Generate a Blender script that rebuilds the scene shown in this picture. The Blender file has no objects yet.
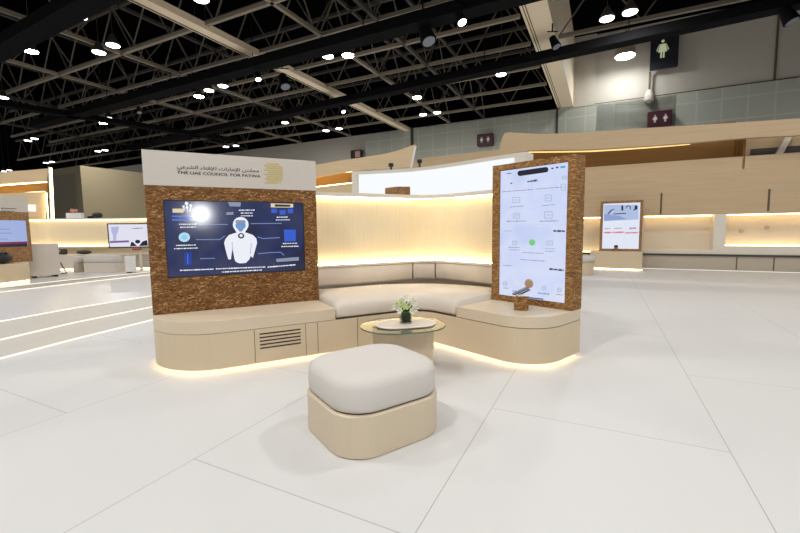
import bpy, bmesh, math, random
import numpy as np
from mathutils import Vector, Matrix
random.seed(7)
sc = bpy.context.scene
col = sc.collection

# ------------------------------------------------------------------ camera
FPX, PITCH, ROLL, CAMZ = 405.99, 0.0916, -0.0113, 1.15
fw = np.array([0, math.cos(PITCH), -math.sin(PITCH)])
_r = np.array([1.0, 0, 0]); _u = np.cross(_r, fw)
rt = math.cos(ROLL)*_r + math.sin(ROLL)*_u
up = -math.sin(ROLL)*_r + math.cos(ROLL)*_u
cd = bpy.data.cameras.new('camera'); cam = bpy.data.objects.new('camera', cd); col.objects.link(cam)
cam.matrix_world = Matrix(((rt[0], up[0], -fw[0], 0), (rt[1], up[1], -fw[1], 0), (rt[2], up[2], -fw[2], CAMZ), (0, 0, 0, 1)))
cd.sensor_width = 36; cd.lens = FPX*36/800; cd.clip_end = 300; cd.clip_start = .05
sc.camera = cam

def ray(x, y): return fw + (x-400)/FPX*rt - (y-266.5)/FPX*up
def atz(x, y, z):
    d = ray(x, y); t = (z-CAMZ)/d[2]; return float(d[0]*t), float(d[1]*t)
def onp(x, y, P0, u):
    """pixel -> (s along u from P0, z) on the vertical plane through P0"""
    d = ray(x, y); A = np.array([[d[0], -u[0]], [d[1], -u[1]]])
    t, s = np.linalg.solve(A, np.array(P0[:2])); return float(s), float(CAMZ+d[2]*t)

# ------------------------------------------------------------------ materials
def lin(c):
    return tuple(((v/255)/12.92 if v/255 <= .04045 else ((v/255+.055)/1.055)**2.4) for v in c)
def newmat(name):
    m = bpy.data.materials.new(name); m.use_nodes = True
    nt = m.node_tree; return m, nt, nt.nodes['Principled BSDF']
def N(nt, t, **kw):
    n = nt.nodes.new(t)
    for k, v in kw.items(): setattr(n, k, v)
    return n
def mat(name, rgb, rough=.6, metal=0, bump=0, bscale=200, spec=.5, var=0.0, vscale=3):
    m, nt, b = newmat(name)
    c = tuple(rgb)+(1,)
    b.inputs['Base Color'].default_value = c; b.inputs['Roughness'].default_value = rough
    b.inputs['Metallic'].default_value = metal; b.inputs['Specular IOR Level'].default_value = spec
    tc = N(nt, 'ShaderNodeTexCoord')
    n = N(nt, 'ShaderNodeTexNoise'); n.inputs['Scale'].default_value = vscale; n.inputs['Detail'].default_value = 3
    nt.links.new(tc.outputs['Object'], n.inputs['Vector'])
    mx = N(nt, 'ShaderNodeMix', data_type='RGBA'); v = max(var, .015)
    mx.inputs['A'].default_value = tuple(x*(1-v) for x in rgb)+(1,); mx.inputs['B'].default_value = tuple(min(1, x*(1+v)) for x in rgb)+(1,)
    nt.links.new(n.outputs['Fac'], mx.inputs['Factor']); nt.links.new(mx.outputs['Result'], b.inputs['Base Color'])
    if bump:
        n2 = N(nt, 'ShaderNodeTexNoise'); n2.inputs['Scale'].default_value = bscale
        bp = N(nt, 'ShaderNodeBump'); bp.inputs['Strength'].default_value = bump; bp.inputs['Distance'].default_value = .002
        nt.links.new(tc.outputs['Object'], n2.inputs['Vector']); nt.links.new(n2.outputs['Fac'], bp.inputs['Height']); nt.links.new(bp.outputs['Normal'], b.inputs['Normal'])
    return m
def emit(name, rgb, s, base=(.02, .02, .02), rough=.5):
    m, nt, b = newmat(name)
    b.inputs['Base Color'].default_value = tuple(base)+(1,); b.inputs['Roughness'].default_value = rough
    b.inputs['Emission Color'].default_value = tuple(rgb)+(1,); b.inputs['Emission Strength'].default_value = s
    return m
def osb(name, rgbs, yaw=0):
    m, nt, b = newmat(name); L = nt.links
    tc = N(nt, 'ShaderNodeTexCoord')
    outs = []
    for i, (ang, sc_) in enumerate(((5, (16, 16, 135)), (-15, (18, 18, 150)), (28, (20, 20, 140)))):
        mp0 = N(nt, 'ShaderNodeMapping'); mp0.inputs['Rotation'].default_value = (0, 0, -yaw)
        mp = N(nt, 'ShaderNodeMapping'); mp.inputs['Rotation'].default_value = (0, math.radians(ang), 0)
        mp2 = N(nt, 'ShaderNodeMapping'); mp2.inputs['Scale'].default_value = sc_; mp2.inputs['Location'].default_value = (i*3.1, i*1.7, i)
        vo = N(nt, 'ShaderNodeTexVoronoi'); vo.inputs['Scale'].default_value = 1.0
        L.new(tc.outputs['Object'], mp0.inputs['Vector']); L.new(mp0.outputs['Vector'], mp.inputs['Vector'])
        L.new(mp.outputs['Vector'], mp2.inputs['Vector']); L.new(mp2.outputs['Vector'], vo.inputs['Vector'])
        outs.append(vo.outputs['Color'])
    m1 = N(nt, 'ShaderNodeMix', data_type='RGBA'); m2 = N(nt, 'ShaderNodeMix', data_type='RGBA')
    ns = N(nt, 'ShaderNodeTexNoise'); ns.inputs['Scale'].default_value = 30
    L.new(tc.outputs['Object'], ns.inputs['Vector'])
    r1 = N(nt, 'ShaderNodeValToRGB'); r1.color_ramp.elements[0].position = .46; r1.color_ramp.elements[1].position = .54
    L.new(ns.outputs['Fac'], r1.inputs['Fac'])
    ns2 = N(nt, 'ShaderNodeTexNoise'); ns2.inputs['Scale'].default_value = 42
    L.new(tc.outputs['Object'], ns2.inputs['Vector'])
    r2 = N(nt, 'ShaderNodeValToRGB'); r2.color_ramp.elements[0].position = .5; r2.color_ramp.elements[1].position = .58
    L.new(ns2.outputs['Fac'], r2.inputs['Fac'])
    L.new(r1.outputs['Color'], m1.inputs['Factor']); L.new(outs[0], m1.inputs['A']); L.new(outs[1], m1.inputs['B'])
    L.new(r2.outputs['Color'], m2.inputs['Factor']); L.new(m1.outputs['Result'], m2.inputs['A']); L.new(outs[2], m2.inputs['B'])
    sp = N(nt, 'ShaderNodeSeparateColor'); L.new(m2.outputs['Result'], sp.inputs['Color'])
    rp = N(nt, 'ShaderNodeValToRGB'); cr = rp.color_ramp
    cr.elements[0].position = 0; cr.elements[0].color = rgbs[0]+(1,); cr.elements[1].position = 1; cr.elements[1].color = rgbs[-1]+(1,)
    for i, c in enumerate(rgbs[1:-1]):
        e = cr.elements.new((i+1)/(len(rgbs)-1)*1.0); e.color = c+(1,)
    L.new(sp.outputs['Red'], rp.inputs['Fac']); L.new(rp.outputs['Color'], b.inputs['Base Color'])
    bp = N(nt, 'ShaderNodeBump'); bp.inputs['Strength'].default_value = .25; bp.inputs['Distance'].default_value = .002
    L.new(sp.outputs['Green'], bp.inputs['Height']); L.new(bp.outputs['Normal'], b.inputs['Normal'])
    b.inputs['Roughness'].default_value = .75; b.inputs['Specular IOR Level'].default_value = .25
    return m
def veneer(name, c1, c2, yaw=0, rough=.6, sc_=(1.2, 1.2, 26)):
    m, nt, b = newmat(name); L = nt.links
    tc = N(nt, 'ShaderNodeTexCoord')
    mp = N(nt, 'ShaderNodeMapping'); mp.inputs['Scale'].default_value = sc_
    n = N(nt, 'ShaderNodeTexNoise'); n.inputs['Scale'].default_value = 1; n.inputs['Detail'].default_value = 5; n.inputs['Distortion'].default_value = .4
    L.new(tc.outputs['Object'], mp.inputs['Vector']); L.new(mp.outputs['Vector'], n.inputs['Vector'])
    mx = N(nt, 'ShaderNodeMix', data_type='RGBA'); mx.inputs['A'].default_value = c1+(1,); mx.inputs['B'].default_value = c2+(1,)
    L.new(n.outputs['Fac'], mx.inputs['Factor']); L.new(mx.outputs['Result'], b.inputs['Base Color']); b.inputs['Roughness'].default_value = rough
    b.inputs['Specular IOR Level'].default_value = .3
    return m
def gridmat(name, c1, c2, cell, line, ang, rough=.7, spec=.3, brick=False, seam=.7):
    m, nt, b = newmat(name); L = nt.links
    tc = N(nt, 'ShaderNodeTexCoord'); mp = N(nt, 'ShaderNodeMapping')
    mp.vector_type = 'TEXTURE'; mp.inputs['Rotation'].default_value = ang
    br = N(nt, 'ShaderNodeTexBrick'); br.offset = .5 if brick else 0; br.squash = 1
    br.inputs['Scale'].default_value = 1; br.inputs['Brick Width'].default_value = cell[0]; br.inputs['Row Height'].default_value = cell[1]
    br.inputs['Mortar Size'].default_value = line; br.inputs['Mortar Smooth'].default_value = .1; br.inputs['Bias'].default_value = 0
    br.inputs['Color1'].default_value = c1+(1,); br.inputs['Color2'].default_value = c2+(1,)
    br.inputs['Mortar'].default_value = tuple(x*seam for x in c1)+(1,)
    L.new(tc.outputs['Object'], mp.inputs['Vector']); L.new(mp.outputs['Vector'], br.inputs['Vector']); L.new(br.outputs['Color'], b.inputs['Base Color'])
    b.inputs['Roughness'].default_value = rough; b.inputs['Specular IOR Level'].default_value = spec
    return m, mp, b

A0 = math.radians(63.5)
AX = np.array([math.cos(A0), math.sin(A0)]); BX = np.array([math.sin(A0), -math.cos(A0)])
def AB(a, b): return tuple(float(v) for v in a*AX+b*BX)

M = {}
M['floor'], mp, bsdf = gridmat('white laminated floor boards', (.66, .65, .635), (.67, .66, .645), (2.44, 1.22), .0024, (0, 0, A0), rough=.48, spec=.3, brick=True, seam=.6)
# board joints: rows of 1.22 along the hall axis, cross joints staggered
mp.inputs['Location'].default_value = (*[float(v) for v in (1.287*AX + (-1.822)*BX)], 0)
M['tread'] = mat('beige step covering', (.62, .575, .51), .5)
M['platform'] = mat('white raised floor', (.72, .71, .70), .3)
M['body'] = mat('beige lacquered bench body', (.69, .555, .38), .45, spec=.35)
M['lid'] = mat('beige lacquered bench lid', (.71, .59, .43), .4, spec=.4)
M['seam'] = mat('dark shadow joint', (.12, .085, .05), .8)
M['grille_dark'] = mat('dark brown grille gap', (.06, .035, .018), .8)
M['fabric'] = mat('cream upholstery', (.74, .66, .56), .85, bump=.3, bscale=500, spec=.2)
M['fabric2'] = mat('off-white ottoman upholstery', (.65, .61, .565), .9, bump=.3, bscale=600, spec=.2)
M['ottobase'] = mat('beige ottoman base', (.66, .55, .405), .5, spec=.3)
M['cream'] = mat('cream painted board', (.76, .70, .60), .55)
M['flute'] = mat('cream fluted panel', (.84, .72, .50), .6)
M['header'] = mat('pale grey header board', (.625, .575, .515), .6)
M['osbL'] = osb('brown flake board', [lin((84, 52, 22)), lin((108, 71, 35)), lin((121, 84, 46)), lin((136, 97, 57)), lin((196, 154, 106))], math.radians(27.5))
M['osbR'] = osb('golden brown flake board', [lin((92, 60, 26)), lin((122, 84, 44)), lin((142, 102, 58)), lin((160, 120, 74)), lin((196, 154, 102))], math.radians(-49))
M['osbB'] = osb('distant flake board', [lin((100, 70, 40)), lin((140, 100, 65)), lin((165, 125, 85)), lin((190, 150, 108))])
M['black'] = mat('black plastic', (.012, .012, .014), .35)
M['blackmatte'] = mat('black painted steel', (.004, .004, .0045), .85, spec=.1)
M['darkroof'] = mat('black roof deck', (.0022, .0022, .0026), .9, spec=0)
M['steel'] = mat('brownish grey painted steel', (.27, .225, .165), .6)
M['steelweb'] = mat('brown grey brace steel', (.13, .108, .08), .6)
M['steel2'] = mat('dark grey painted steel', (.06, .052, .042), .6)
M['beam'] = mat('cream clad beam', (.90, .74, .53), .6)
M['gold'] = mat('gold print', (.64, .50, .17), .5)
M['ink'] = mat('dark grey lettering', (.035, .03, .028), .6)
M['white'] = mat('white lacquer', (.82, .80, .77), .4)
M['offwhite'] = mat('off-white lacquer', (.66, .60, .52), .5)
M['stone'] = mat('pale stone plate', (.72, .65, .56), .45)
M['leaf'] = mat('green leaf', (.10, .24, .03), .5, var=.3, vscale=30)
M['petal'] = mat('white petal', (.80, .80, .66), .6, var=.06, vscale=40)
M['petal2'] = mat('pale green petal', (.55, .65, .25), .6, var=.1, vscale=40)
M['stem'] = mat('dark green stem', (.03, .09, .03), .6)
M['maroon'] = mat('maroon sign', (.055, .008, .016), .5)
M['signblack'] = mat('black sign', (.008, .009, .014), .5)
M['signgreen'] = emit('pale green pictogram', (.50, .56, .36), .55, base=(.3, .33, .2))
M['pict'] = mat('white pictogram', (.75, .7, .7), .5)
M['red'] = mat('red plastic', (.5, .08, .05), .5)
M['pink'] = mat('pinkish cloth', (.55, .25, .2), .7)
M['tan'] = mat('tan wooden disc', (.55, .36, .22), .5)
M['grey'] = mat('grey metal', (.22, .24, .27), .4, metal=.4)
M['bluegrey'] = mat('blue grey panel', (.45, .5, .58), .5)
M['greygreen'] = mat('khaki wall paint', (.31, .25, .145), .7)
M['venR'] = veneer('pale oak veneer', lin((188, 162, 128)), lin((206, 182, 148)))
M['venL'] = veneer('light maple veneer', lin((214, 186, 146)), lin((226, 204, 168)))
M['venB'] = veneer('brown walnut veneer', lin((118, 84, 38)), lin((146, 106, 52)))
M['niche'] = mat('cream niche lining', (.70, .60, .46), .6)
M['counter'] = mat('taupe cabinet fronts', (.50, .43, .34), .5)
M['hallwall'], mp2, _b = gridmat('perforated acoustic wall panels', (.42, .43, .36), (.45, .46, .39), (1.25, 1.25), .05, (math.radians(90), 0, 0), seam=1.2)
M['hallplain'] = mat('cream hall wall paint', (.52, .475, .40), .7)
M['halllight'] = mat('pale grey acoustic panel', (.56, .56, .50), .7)
LED = (1.0, .76, .40)
M['led'] = emit('warm LED strip', LED, 8)
M['ledwall'] = emit('warm LED strip of the back wall', (1.0, .80, .46), 17)
M['ledfar'] = emit('warm LED strip of the far booths', (1.0, .77, .40), 11)
M['ledstep'] = emit('white LED step edge', (1.0, .93, .80), 1.25)
M['lightbox'] = emit('white lit fabric', (.93, .96, 1.0), 1.02)
M['lamp'] = emit('lamp lens', (.97, .99, 1.0), 9)
M['lampbright'] = emit('bright lamp lens', (.93, .98, 1.0), 60)
m, nt, b = newmat('clear glass'); M['glass'] = m
b.inputs['Base Color'].default_value = (.95, .99, .965, 1); b.inputs['Roughness'].default_value = .02; b.inputs['Transmission Weight'].default_value = 1; b.inputs['IOR'].default_value = 1.2
m, nt, b = newmat('green glass edge'); M['glassedge'] = m
b.inputs['Base Color'].default_value = (.10, .22, .13, 1); b.inputs['Roughness'].default_value = .1
def scr(name, rgb, s=1.0, rough=.08):
    return emit(name, lin(rgb), s, base=(.01, .01, .012), rough=rough)

# ------------------------------------------------------------------ mesh helpers
class MB:
    def __init__(s): s.v = []; s.f = []
    def add(s, vs, fs):
        n = len(s.v); s.v += [tuple(float(c) for c in v) for v in vs]; s.f += [tuple(n+i for i in f) for f in fs]; return s
    def box(s, c, u, ex, z0, z1):
        """box centred at plan point c; u = direction, ex = (half along u, half across)"""
        u = np.array(u[:2]); w = np.array([-u[1], u[0]]); c = np.array(c[:2])
        ps = [c-u*ex[0]-w*ex[1], c+u*ex[0]-w*ex[1], c+u*ex[0]+w*ex[1], c-u*ex[0]+w*ex[1]]
        return s.prism(ps, z0, z1)
    def prism(s, ps, z0, z1, ins=0):
        n = len(ps)
        vs = [(p[0], p[1], z0) for p in ps]+[(p[0], p[1], z1) for p in ps]
        fs = [tuple(range(n))[::-1], tuple(range(n, 2*n))]+[(i, (i+1) % n, n+(i+1) % n, n+i) for i in range(n)]
        return s.add(vs, fs)
    def rings(s, rings, close=True, cap=True):
        n = len(rings[0]); vs = [p for r in rings for p in r]; fs = []
        for k in range(len(rings)-1):
            for i in range(n if close else n-1):
                j = (i+1) % n; fs.append((k*n+i, k*n+j, (k+1)*n+j, (k+1)*n+i))
        if cap: fs.append(tuple(range(n))[::-1]); fs.append(tuple((len(rings)-1)*n+i for i in range(n)))
        return s.add(vs, fs)
    def tube(s, a, b, r, n=8, r2=None):
        a = Vector(a); b = Vector(b); d = (b-a).normalized(); q = d.to_track_quat('Z', 'Y'); r2 = r if r2 is None else r2
        R = [[tuple(p+q @ Vector((rr*math.cos(2*math.pi*i/n), rr*math.sin(2*math.pi*i/n), 0))) for i in range(n)] for p, rr in ((a, r), (b, r2))]
        return s.rings(R)
    def bar(s, a, b, w, h):
        """rectangular bar between two points, width w sideways, h up"""
        a = Vector(a); b = Vector(b); d = (b-a).normalized(); side = d.cross(Vector((0, 0, 1))).normalized(); u2 = side.cross(d)
        R = [[tuple(p+side*sx*w/2+u2*sz*h/2) for sx, sz in ((-1, -1), (1, -1), (1, 1), (-1, 1))] for p in (a, b)]
        return s.rings(R)
    def lathe(s, c, prof, n=24):
        R = [[(c[0]+r*math.cos(2*math.pi*i/n), c[1]+r*math.sin(2*math.pi*i/n), c[2]+z) for i in range(n)] for r, z in prof]
        return s.rings(R)
    def ell(s, c, r, rot=None, n=10, m=6):
        R = []
        for k in range(m+1):
            t = math.pi*k/m; rr = max(math.sin(t), .02)
            R.append([Vector((r[0]*rr*math.cos(2*math.pi*i/n), r[1]*rr*math.sin(2*math.pi*i/n), -r[2]*math.cos(t))) for i in range(n)])
        if rot: R = [[rot @ p for p in q] for q in R]
        return s.rings([[tuple(p+Vector(c)) for p in q] for q in R])

def worigin(o):
    v = Vector((0, 0, 0))
    while o is not None: v += o.location; o = o.parent
    return v
def part(name, mb, m, parent=None, bevel=0, smooth=False, seg=2, sub=0):
    me = bpy.data.meshes.new(name)
    if parent is not None: org = worigin(parent)
    else:
        xs = [v[0] for v in mb.v]; ys = [v[1] for v in mb.v]; zs = [v[2] for v in mb.v]
        org = Vector(((min(xs)+max(xs))/2, (min(ys)+max(ys))/2, min(zs)))
    me.from_pydata([(v[0]-org[0], v[1]-org[1], v[2]-org[2]) for v in mb.v], [], mb.f)
    bm = bmesh.new(); bm.from_mesh(me); bmesh.ops.recalc_face_normals(bm, faces=bm.faces); bm.to_mesh(me); bm.free()
    me.materials.append(M[m] if isinstance(m, str) else m)
    o = bpy.data.objects.new(name, me); col.objects.link(o)
    if parent is not None: o.parent = parent
    else: o.location = org
    if smooth:
        for p in me.polygons: p.use_smooth = True
    if bevel:
        md = o.modifiers.new('bevel', 'BEVEL'); md.width = bevel; md.segments = seg; md.limit_method = 'ANGLE'; md.angle_limit = math.radians(50)
        for p in me.polygons: p.use_smooth = True
        md.harden_normals = True
    if sub:
        md = o.modifiers.new('sub', 'SUBSURF'); md.levels = sub; md.render_levels = sub
    return o
def tag(o, label, cat, group=None):
    o['label'] = label; o['category'] = cat
    if group: o['group'] = group
    return o
def struct(o): o['kind'] = 'structure'; return o
def thing(name, loc, label, cat, group=None):
    o = bpy.data.objects.new(name, None); col.objects.link(o); o.location = tuple(float(v) for v in loc); o.empty_display_size = .2
    return tag(o, label, cat, group)
def copytree(o, dx):
    c = o.copy(); col.objects.link(c); c.location = Vector(dx)
    for ch in list(o.children):
        k = ch.copy(); col.objects.link(k); k.parent = c
        for g in list(ch.children):
            h = g.copy(); col.objects.link(h); h.parent = k
    return c

def fillet(pts, rad, n=10):
    """open polyline with rounded corners; rad = list for inner points"""
    out = [np.array(pts[0], float)]
    for i in range(1, len(pts)-1):
        p = np.array(pts[i], float); a = np.array(pts[i-1], float)-p; c = np.array(pts[i+1], float)-p
        a /= np.linalg.norm(a); c /= np.linalg.norm(c); r = rad[i-1]
        half = math.acos(max(-1, min(1, float(a@c))))/2
        if r < 1e-4: out.append(p); continue
        T = r/math.tan(half); cen = p+(a+c)/np.linalg.norm(a+c)*r/math.sin(half)
        s = p+a*T-cen; e = p+c*T-cen; a0 = math.atan2(s[1], s[0]); a1 = math.atan2(e[1], e[0]); d = (a1-a0+math.pi) % (2*math.pi)-math.pi
        for k in range(n+1):
            t = a0+d*k/n; out.append(cen+r*np.array([math.cos(t), math.sin(t)]))
    out.append(np.array(pts[-1], float)); return out
def fillet_closed(pts, rad, n=10):
    m = len(pts); out = []
    for i in range(m):
        seg = fillet([pts[i-1], pts[i], pts[(i+1) % m]], [rad[i]], n); out += seg[1:-1]
    return out
def offs(path, d):
    """offset open path to its left by d"""
    out = []
    for i, p in enumerate(path):
        t1 = path[i]-path[i-1] if i > 0 else path[1]-path[0]; t2 = path[i+1]-path[i] if i < len(path)-1 else path[-1]-path[-2]
        t1 = t1/np.linalg.norm(t1); t2 = t2/np.linalg.norm(t2); n1 = np.array([-t1[1], t1[0]]); n2 = np.array([-t2[1], t2[0]])
        b = n1+n2; b /= np.linalg.norm(b); out.append(p+b*d/max(.3, float(b@n1)))
    return out
def sweep(path, prof):
    """closed profile [(offset left, z)] along an open plan path"""
    cols = [offs(path, o) for o, z in prof]
    return MB().rings([[(*cols[k][i], prof[k][1]) for k in range(len(prof))] for i in range(len(path))])
def resample(path, n):
    L = [0]
    for a, b in zip(path, path[1:]): L.append(L[-1]+float(np.linalg.norm(b-a)))
    out = []
    for k in range(n+1):
        s = L[-1]*k/n
        i = max(j for j in range(len(L)) if L[j] <= s+1e-9); i = min(i, len(L)-2)
        t = (s-L[i])/max(1e-9, L[i+1]-L[i]); out.append(path[i]*(1-t)+path[i+1]*t)
    return out

# ================================================================== FLOOR AND HALL
fl = MB().prism([AB(-14, -46), AB(-14, 30), AB(31.4, 30), AB(31.4, -46)], -.2, 0)
o = struct(part('floor', fl, 'floor')); 
# keep texture space in world coordinates
def worldspace(o):
    me = o.data; off = o.location.copy(); me.transform(Matrix.Translation(off)); o.location = (0, 0, 0)
worldspace(o)

# roof deck
struct(part('ceiling', MB().prism([AB(-14, -90), AB(-14, 40), AB(33, 40), AB(33, -90)], 14, 14.2), 'darkroof'))
# back wall: acoustic panels up to 9.5 m, plain wall above on the right of the deep beam
def wallbox(name, a, b0, b1, z0, z1, m, t=.4):
    return struct(part(name, MB().prism([AB(a, b0), AB(a, b1), AB(a+t, b1), AB(a+t, b0)], z0, z1), m))
wb = wallbox('wall_back', 31.5, -46, -1.3, 0, 9.5, 'hallplain')
wallbox('wall_back_upper', 31.5, -90, -3.0, 9.5, 14, 'darkroof')
wallbox('wall_back_far', 31.5, -90, -46, 0, 9.5, 'hallplain')
wallbox('wall_back_top', 31.5, -1.3, 34, 9.5, 14, 'hallplain')
wb2 = part('wall_back_right', MB().add([(0, 0, 0), (35.3, 0, 0), (35.3, 0, 9.42), (0, 0, 9.42)], [(0, 1, 2, 3)]).add([(0, .3, 0), (35.3, .3, 0), (35.3, .3, 9.42), (0, .3, 9.42)], [(0, 1, 2, 3)]), 'hallwall')
wb2.location = (*AB(31.5, -1.3), 0); wb2.rotation_euler = (0, 0, A0-math.pi/2); struct(wb2)
struct(part('trim_1', MB().prism([AB(31.42, -1.3), AB(31.42, 34), AB(31.6, 34), AB(31.6, -1.3)], 9.42, 9.5), 'seam'))
# grid panel fields on the back wall (left of the deep beam)
g = part('wall_panel', MB().add([(0, 0, 0), (7.4, 0, 0), (7.4, 0, 9.3), (0, 0, 9.3), (0, .08, 0), (7.4, .08, 0), (7.4, .08, 9.3), (0, .08, 9.3)], [(0, 1, 2, 3), (4, 5, 6, 7), (0, 1, 5, 4), (3, 2, 6, 7), (0, 3, 7, 4), (1, 2, 6, 5)]), 'hallwall')
g.location = (*AB(31.4, -14.3), 0); g.rotation_euler = (0, 0, A0-math.pi/2); struct(g); g.name = 'trim_2'
struct(part('trim_3', MB().prism([AB(31.3, -2.95), AB(31.3, -.75), AB(31.6, -.75), AB(31.6, -2.95)], 9.4, 14), 'hallplain'))
# recess in the right wall: paler pier and darker window band
s0, z0 = onp(615, 104, AB(31.4, 0), BX); s1, z1 = onp(675, 128, AB(31.4, 0), BX)
struct(part('trim_4', MB().prism([AB(31.35, s0), AB(31.35, s1), AB(31.5, s1), AB(31.5, s0)], 7.3, 9.35), 'greygreen'))
struct(part('trim_5', MB().prism([AB(31.35, s0-1.1), AB(31.35, s0), AB(31.5, s0), AB(31.5, s0-1.1)], 3, 9.35), 'halllight'))
s2, _ = onp(775.5, 70, AB(31.4, 0), BX)
struct(part('trim_6', MB().prism([AB(31.44, s2-.05), AB(31.44, s2+.05), AB(31.6, s2+.05), AB(31.6, s2-.05)], 3, 14), 'seam'))
s2, _ = onp(557, 120, AB(31.4, 0), BX)
struct(part('trim_7', MB().prism([AB(31.3, s2-.08), AB(31.3, s2+.08), AB(31.5, s2+.08), AB(31.5, s2-.08)], 3, 9.5), 'steel2'))
s2, _ = onp(412.5, 140, AB(31.4, 0), BX)
struct(part('trim_8', MB().prism([AB(31.3, s2-.12), AB(31.3, s2+.12), AB(31.5, s2+.12), AB(31.5, s2-.12)], 3, 9.5), 'steel2'))
# khaki block of the hall at the left
cx, cy = atz(80, 165.5, 6.2); ca = float(np.array([cx, cy])@AX); cb = float(np.array([cx, cy])@BX)
struct(part('wall_left', MB().prism([AB(ca, cb), AB(31.4, cb), AB(31.4, cb-14), AB(ca, cb-14)], 0, 6.2), 'greygreen'))
sd0 = onp(46, 190, AB(ca-.5, 0), BX)[0]; sd1, zd = onp(67.5, 172.8, AB(ca-.5, 0), BX)
struct(part('trim_9', MB().prism([AB(ca-.06, sd0), AB(ca-.06, sd1), AB(ca, sd1), AB(ca, sd0)], 0, zd), mat('olive paint', (.22, .18, .11), .7)))
# deep clad beams running into the hall
def clad_beam(label, b0, b1, z0, z1, a0=1, name='ceiling_beam'):
    t = thing(name, (*AB(a0, b0), z0), label, 'beam')
    part('casing', MB().prism([AB(a0, b0), AB(31.5, b0), AB(31.5, b1), AB(a0, b1)], z0, z1), 'beam', t)
    for f in (.1, .2):
        bb = b0+(b1-b0)*f
        part('shadow_gap', MB().prism([AB(a0, bb), AB(31.5, bb), AB(31.5, bb+.035), AB(a0, bb+.035)], z0-.01, z0+.005), 'seam', t)
    return t
clad_beam('slim cream box beam crossing the dark roof from top left to the back wall', -15.2, -14.6, 9.28, 9.55)
clad_beam('deep cream clad beam at the top right, wide soffit and tall side face', -3.1, -2.1, 9.5, 13.9)

# ------------------------------------------------------------------ roof trusses
def truss(label, a, b0, b1, z0=9.5, z1=11.6, along='b', step=2.7, m='steel', r=.075, group='roof trusses'):
    pt = (lambda s: AB(a, s)) if along == 'b' else (lambda s: AB(s, a))
    t = thing('roof_truss', (*pt(b0), z0), label, 'truss', group)
    part('bottom_chord', MB().bar((*pt(b0), z0), (*pt(b1), z0), r*2, r*2), m, t)
    part('top_chord', MB().bar((*pt(b0), z1), (*pt(b1), z1), r*2, r*2), 'steel2', t)
    n = max(1, int(round((b1-b0)/step))); st = (b1-b0)/n
    d1 = d2 = vt = None
    for k in range(n):
        s = b0+k*st
        if d1 is None:
            d1 = part('brace', MB().bar((*pt(s), z0), (*pt(s+st/2), z1), .05, .05), 'steelweb', t)
            d2 = part('brace', MB().bar((*pt(s+st/2), z1), (*pt(s+st), z0), .05, .05), 'steelweb', t)
            vt = part('hanger', MB().bar((*pt(s), z0), (*pt(s), z1), .05, .05), 'steel2', t)
        else:
            off = Vector((*pt(s), 0))-Vector((*pt(b0), 0))
            for p in (d1, d2, vt):
                c = p.copy(); col.objects.link(c); c.parent = t; c.location = off
    return t
truss('roof truss nearest the camera, crossing the upper left corner above the bright lamp', 12.0, -36, -3.2)
truss('second roof truss from the camera, its chord crossing the slim cream beam', 14.9, -46, -3.2)
truss('roof truss just beyond the twin lamps above the header board', 17.3, -46, -3.2)
truss('roof truss crossing above the long dark lighting beam, right in front of it', 20.0, -46, -3.2)
truss('roof truss midway between the dark lighting beam and the back wall', 22.9, -60, -3.2)
truss('roof truss behind the dark lighting beam, second in front of the back wall', 25.8, -60, -3.2)
truss('roof truss closest to the back wall, low over the pale acoustic panels', 28.6, -60, -3.2)
truss('right hand roof truss nearest the camera, beyond the deep cream beam', 16.6, -2.0, 18, step=3)
truss('right hand roof truss whose chord runs just behind the two lamps near the beam', 19.9, -2.0, 20, step=3)
g2 = 'lengthwise roof trusses'
truss('lengthwise roof truss at the far left, behind the left lamps', -26, 7, 31.4, along='a', step=2.9, group=g2)
truss('lengthwise roof truss left of the slim cream beam, passing the twin lamps', -20.4, 7, 31.4, along='a', step=2.9, group=g2)
truss('lengthwise roof truss just right of the slim cream beam', -11.1, 6, 31.4, along='a', step=2.9, group=g2)
truss('lengthwise roof truss between the slim beam and the deep cream beam', -8.3, 6, 31.4, along='a', step=2.9, m='steel2', group=g2)
truss('lengthwise roof truss leftmost of all, over the far left booth', -33, 7, 31.4, along='a', step=2.9, m='steel2', group=g2)
truss('faint lengthwise roof truss over the khaki wall block', -41, 12, 31.4, along='a', step=2.9, m='steel2', group=g2)

# dark box lighting beams
def dark_beam(label, p0, p1, w=.62, h=.35, z=8.5):
    """p0,p1 plan points of the far lower edge"""
    p0 = np.array(p0); p1 = np.array(p1); d = (p1-p0)/np.linalg.norm(p1-p0); n = np.array([d[1], -d[0]])
    if n@AX > 0 and abs(n@AX) > .5: n = -n
    t = thing('lighting_beam', (*p0, z), label, 'beam')
    part('casing', MB().prism([p0, p1, p1+n*w, p0+n*w], z, z+h), 'blackmatte', t)
    L_ = float(np.linalg.norm(p1-p0)); k = 0
    for i in range(int(L_/6)):
        q = p0+d*(3+6*i)+n*w/2
        part('hanging_rod', MB().tube((*q, z+h), (*q, 14.0), .02, 6), 'blackmatte', t)
    return t
ex = lambda p, q, s: tuple(np.array(q)+(np.array(q)-np.array(p))*s)
p0, p1 = atz(240, 128, 8.5), atz(800, 10, 8.5)
dark_beam('long black lighting beam crossing the whole roof in front of both cream beams', ex(p1, p0, .5), ex(p0, p1, .3))
p0, p1 = atz(60, 124, 8.5), atz(380, 42, 8.5)
dark_beam('black lighting beam above the header board, carrying the spotlights over the slim beam', ex(p1, p0, .1), ex(p0, p1, .9), w=.7, h=.4)
p0, p1 = atz(0, 64, 8.5), atz(100, 12, 8.5)
dark_beam('black lighting beam at the top left corner beside the bright lamp', ex(p1, p0, .3), ex(p0, p1, .8), w=.75, h=.4)
p0, p1 = atz(-10, 106, 8.5), atz(235, 143, 8.5)
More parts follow.
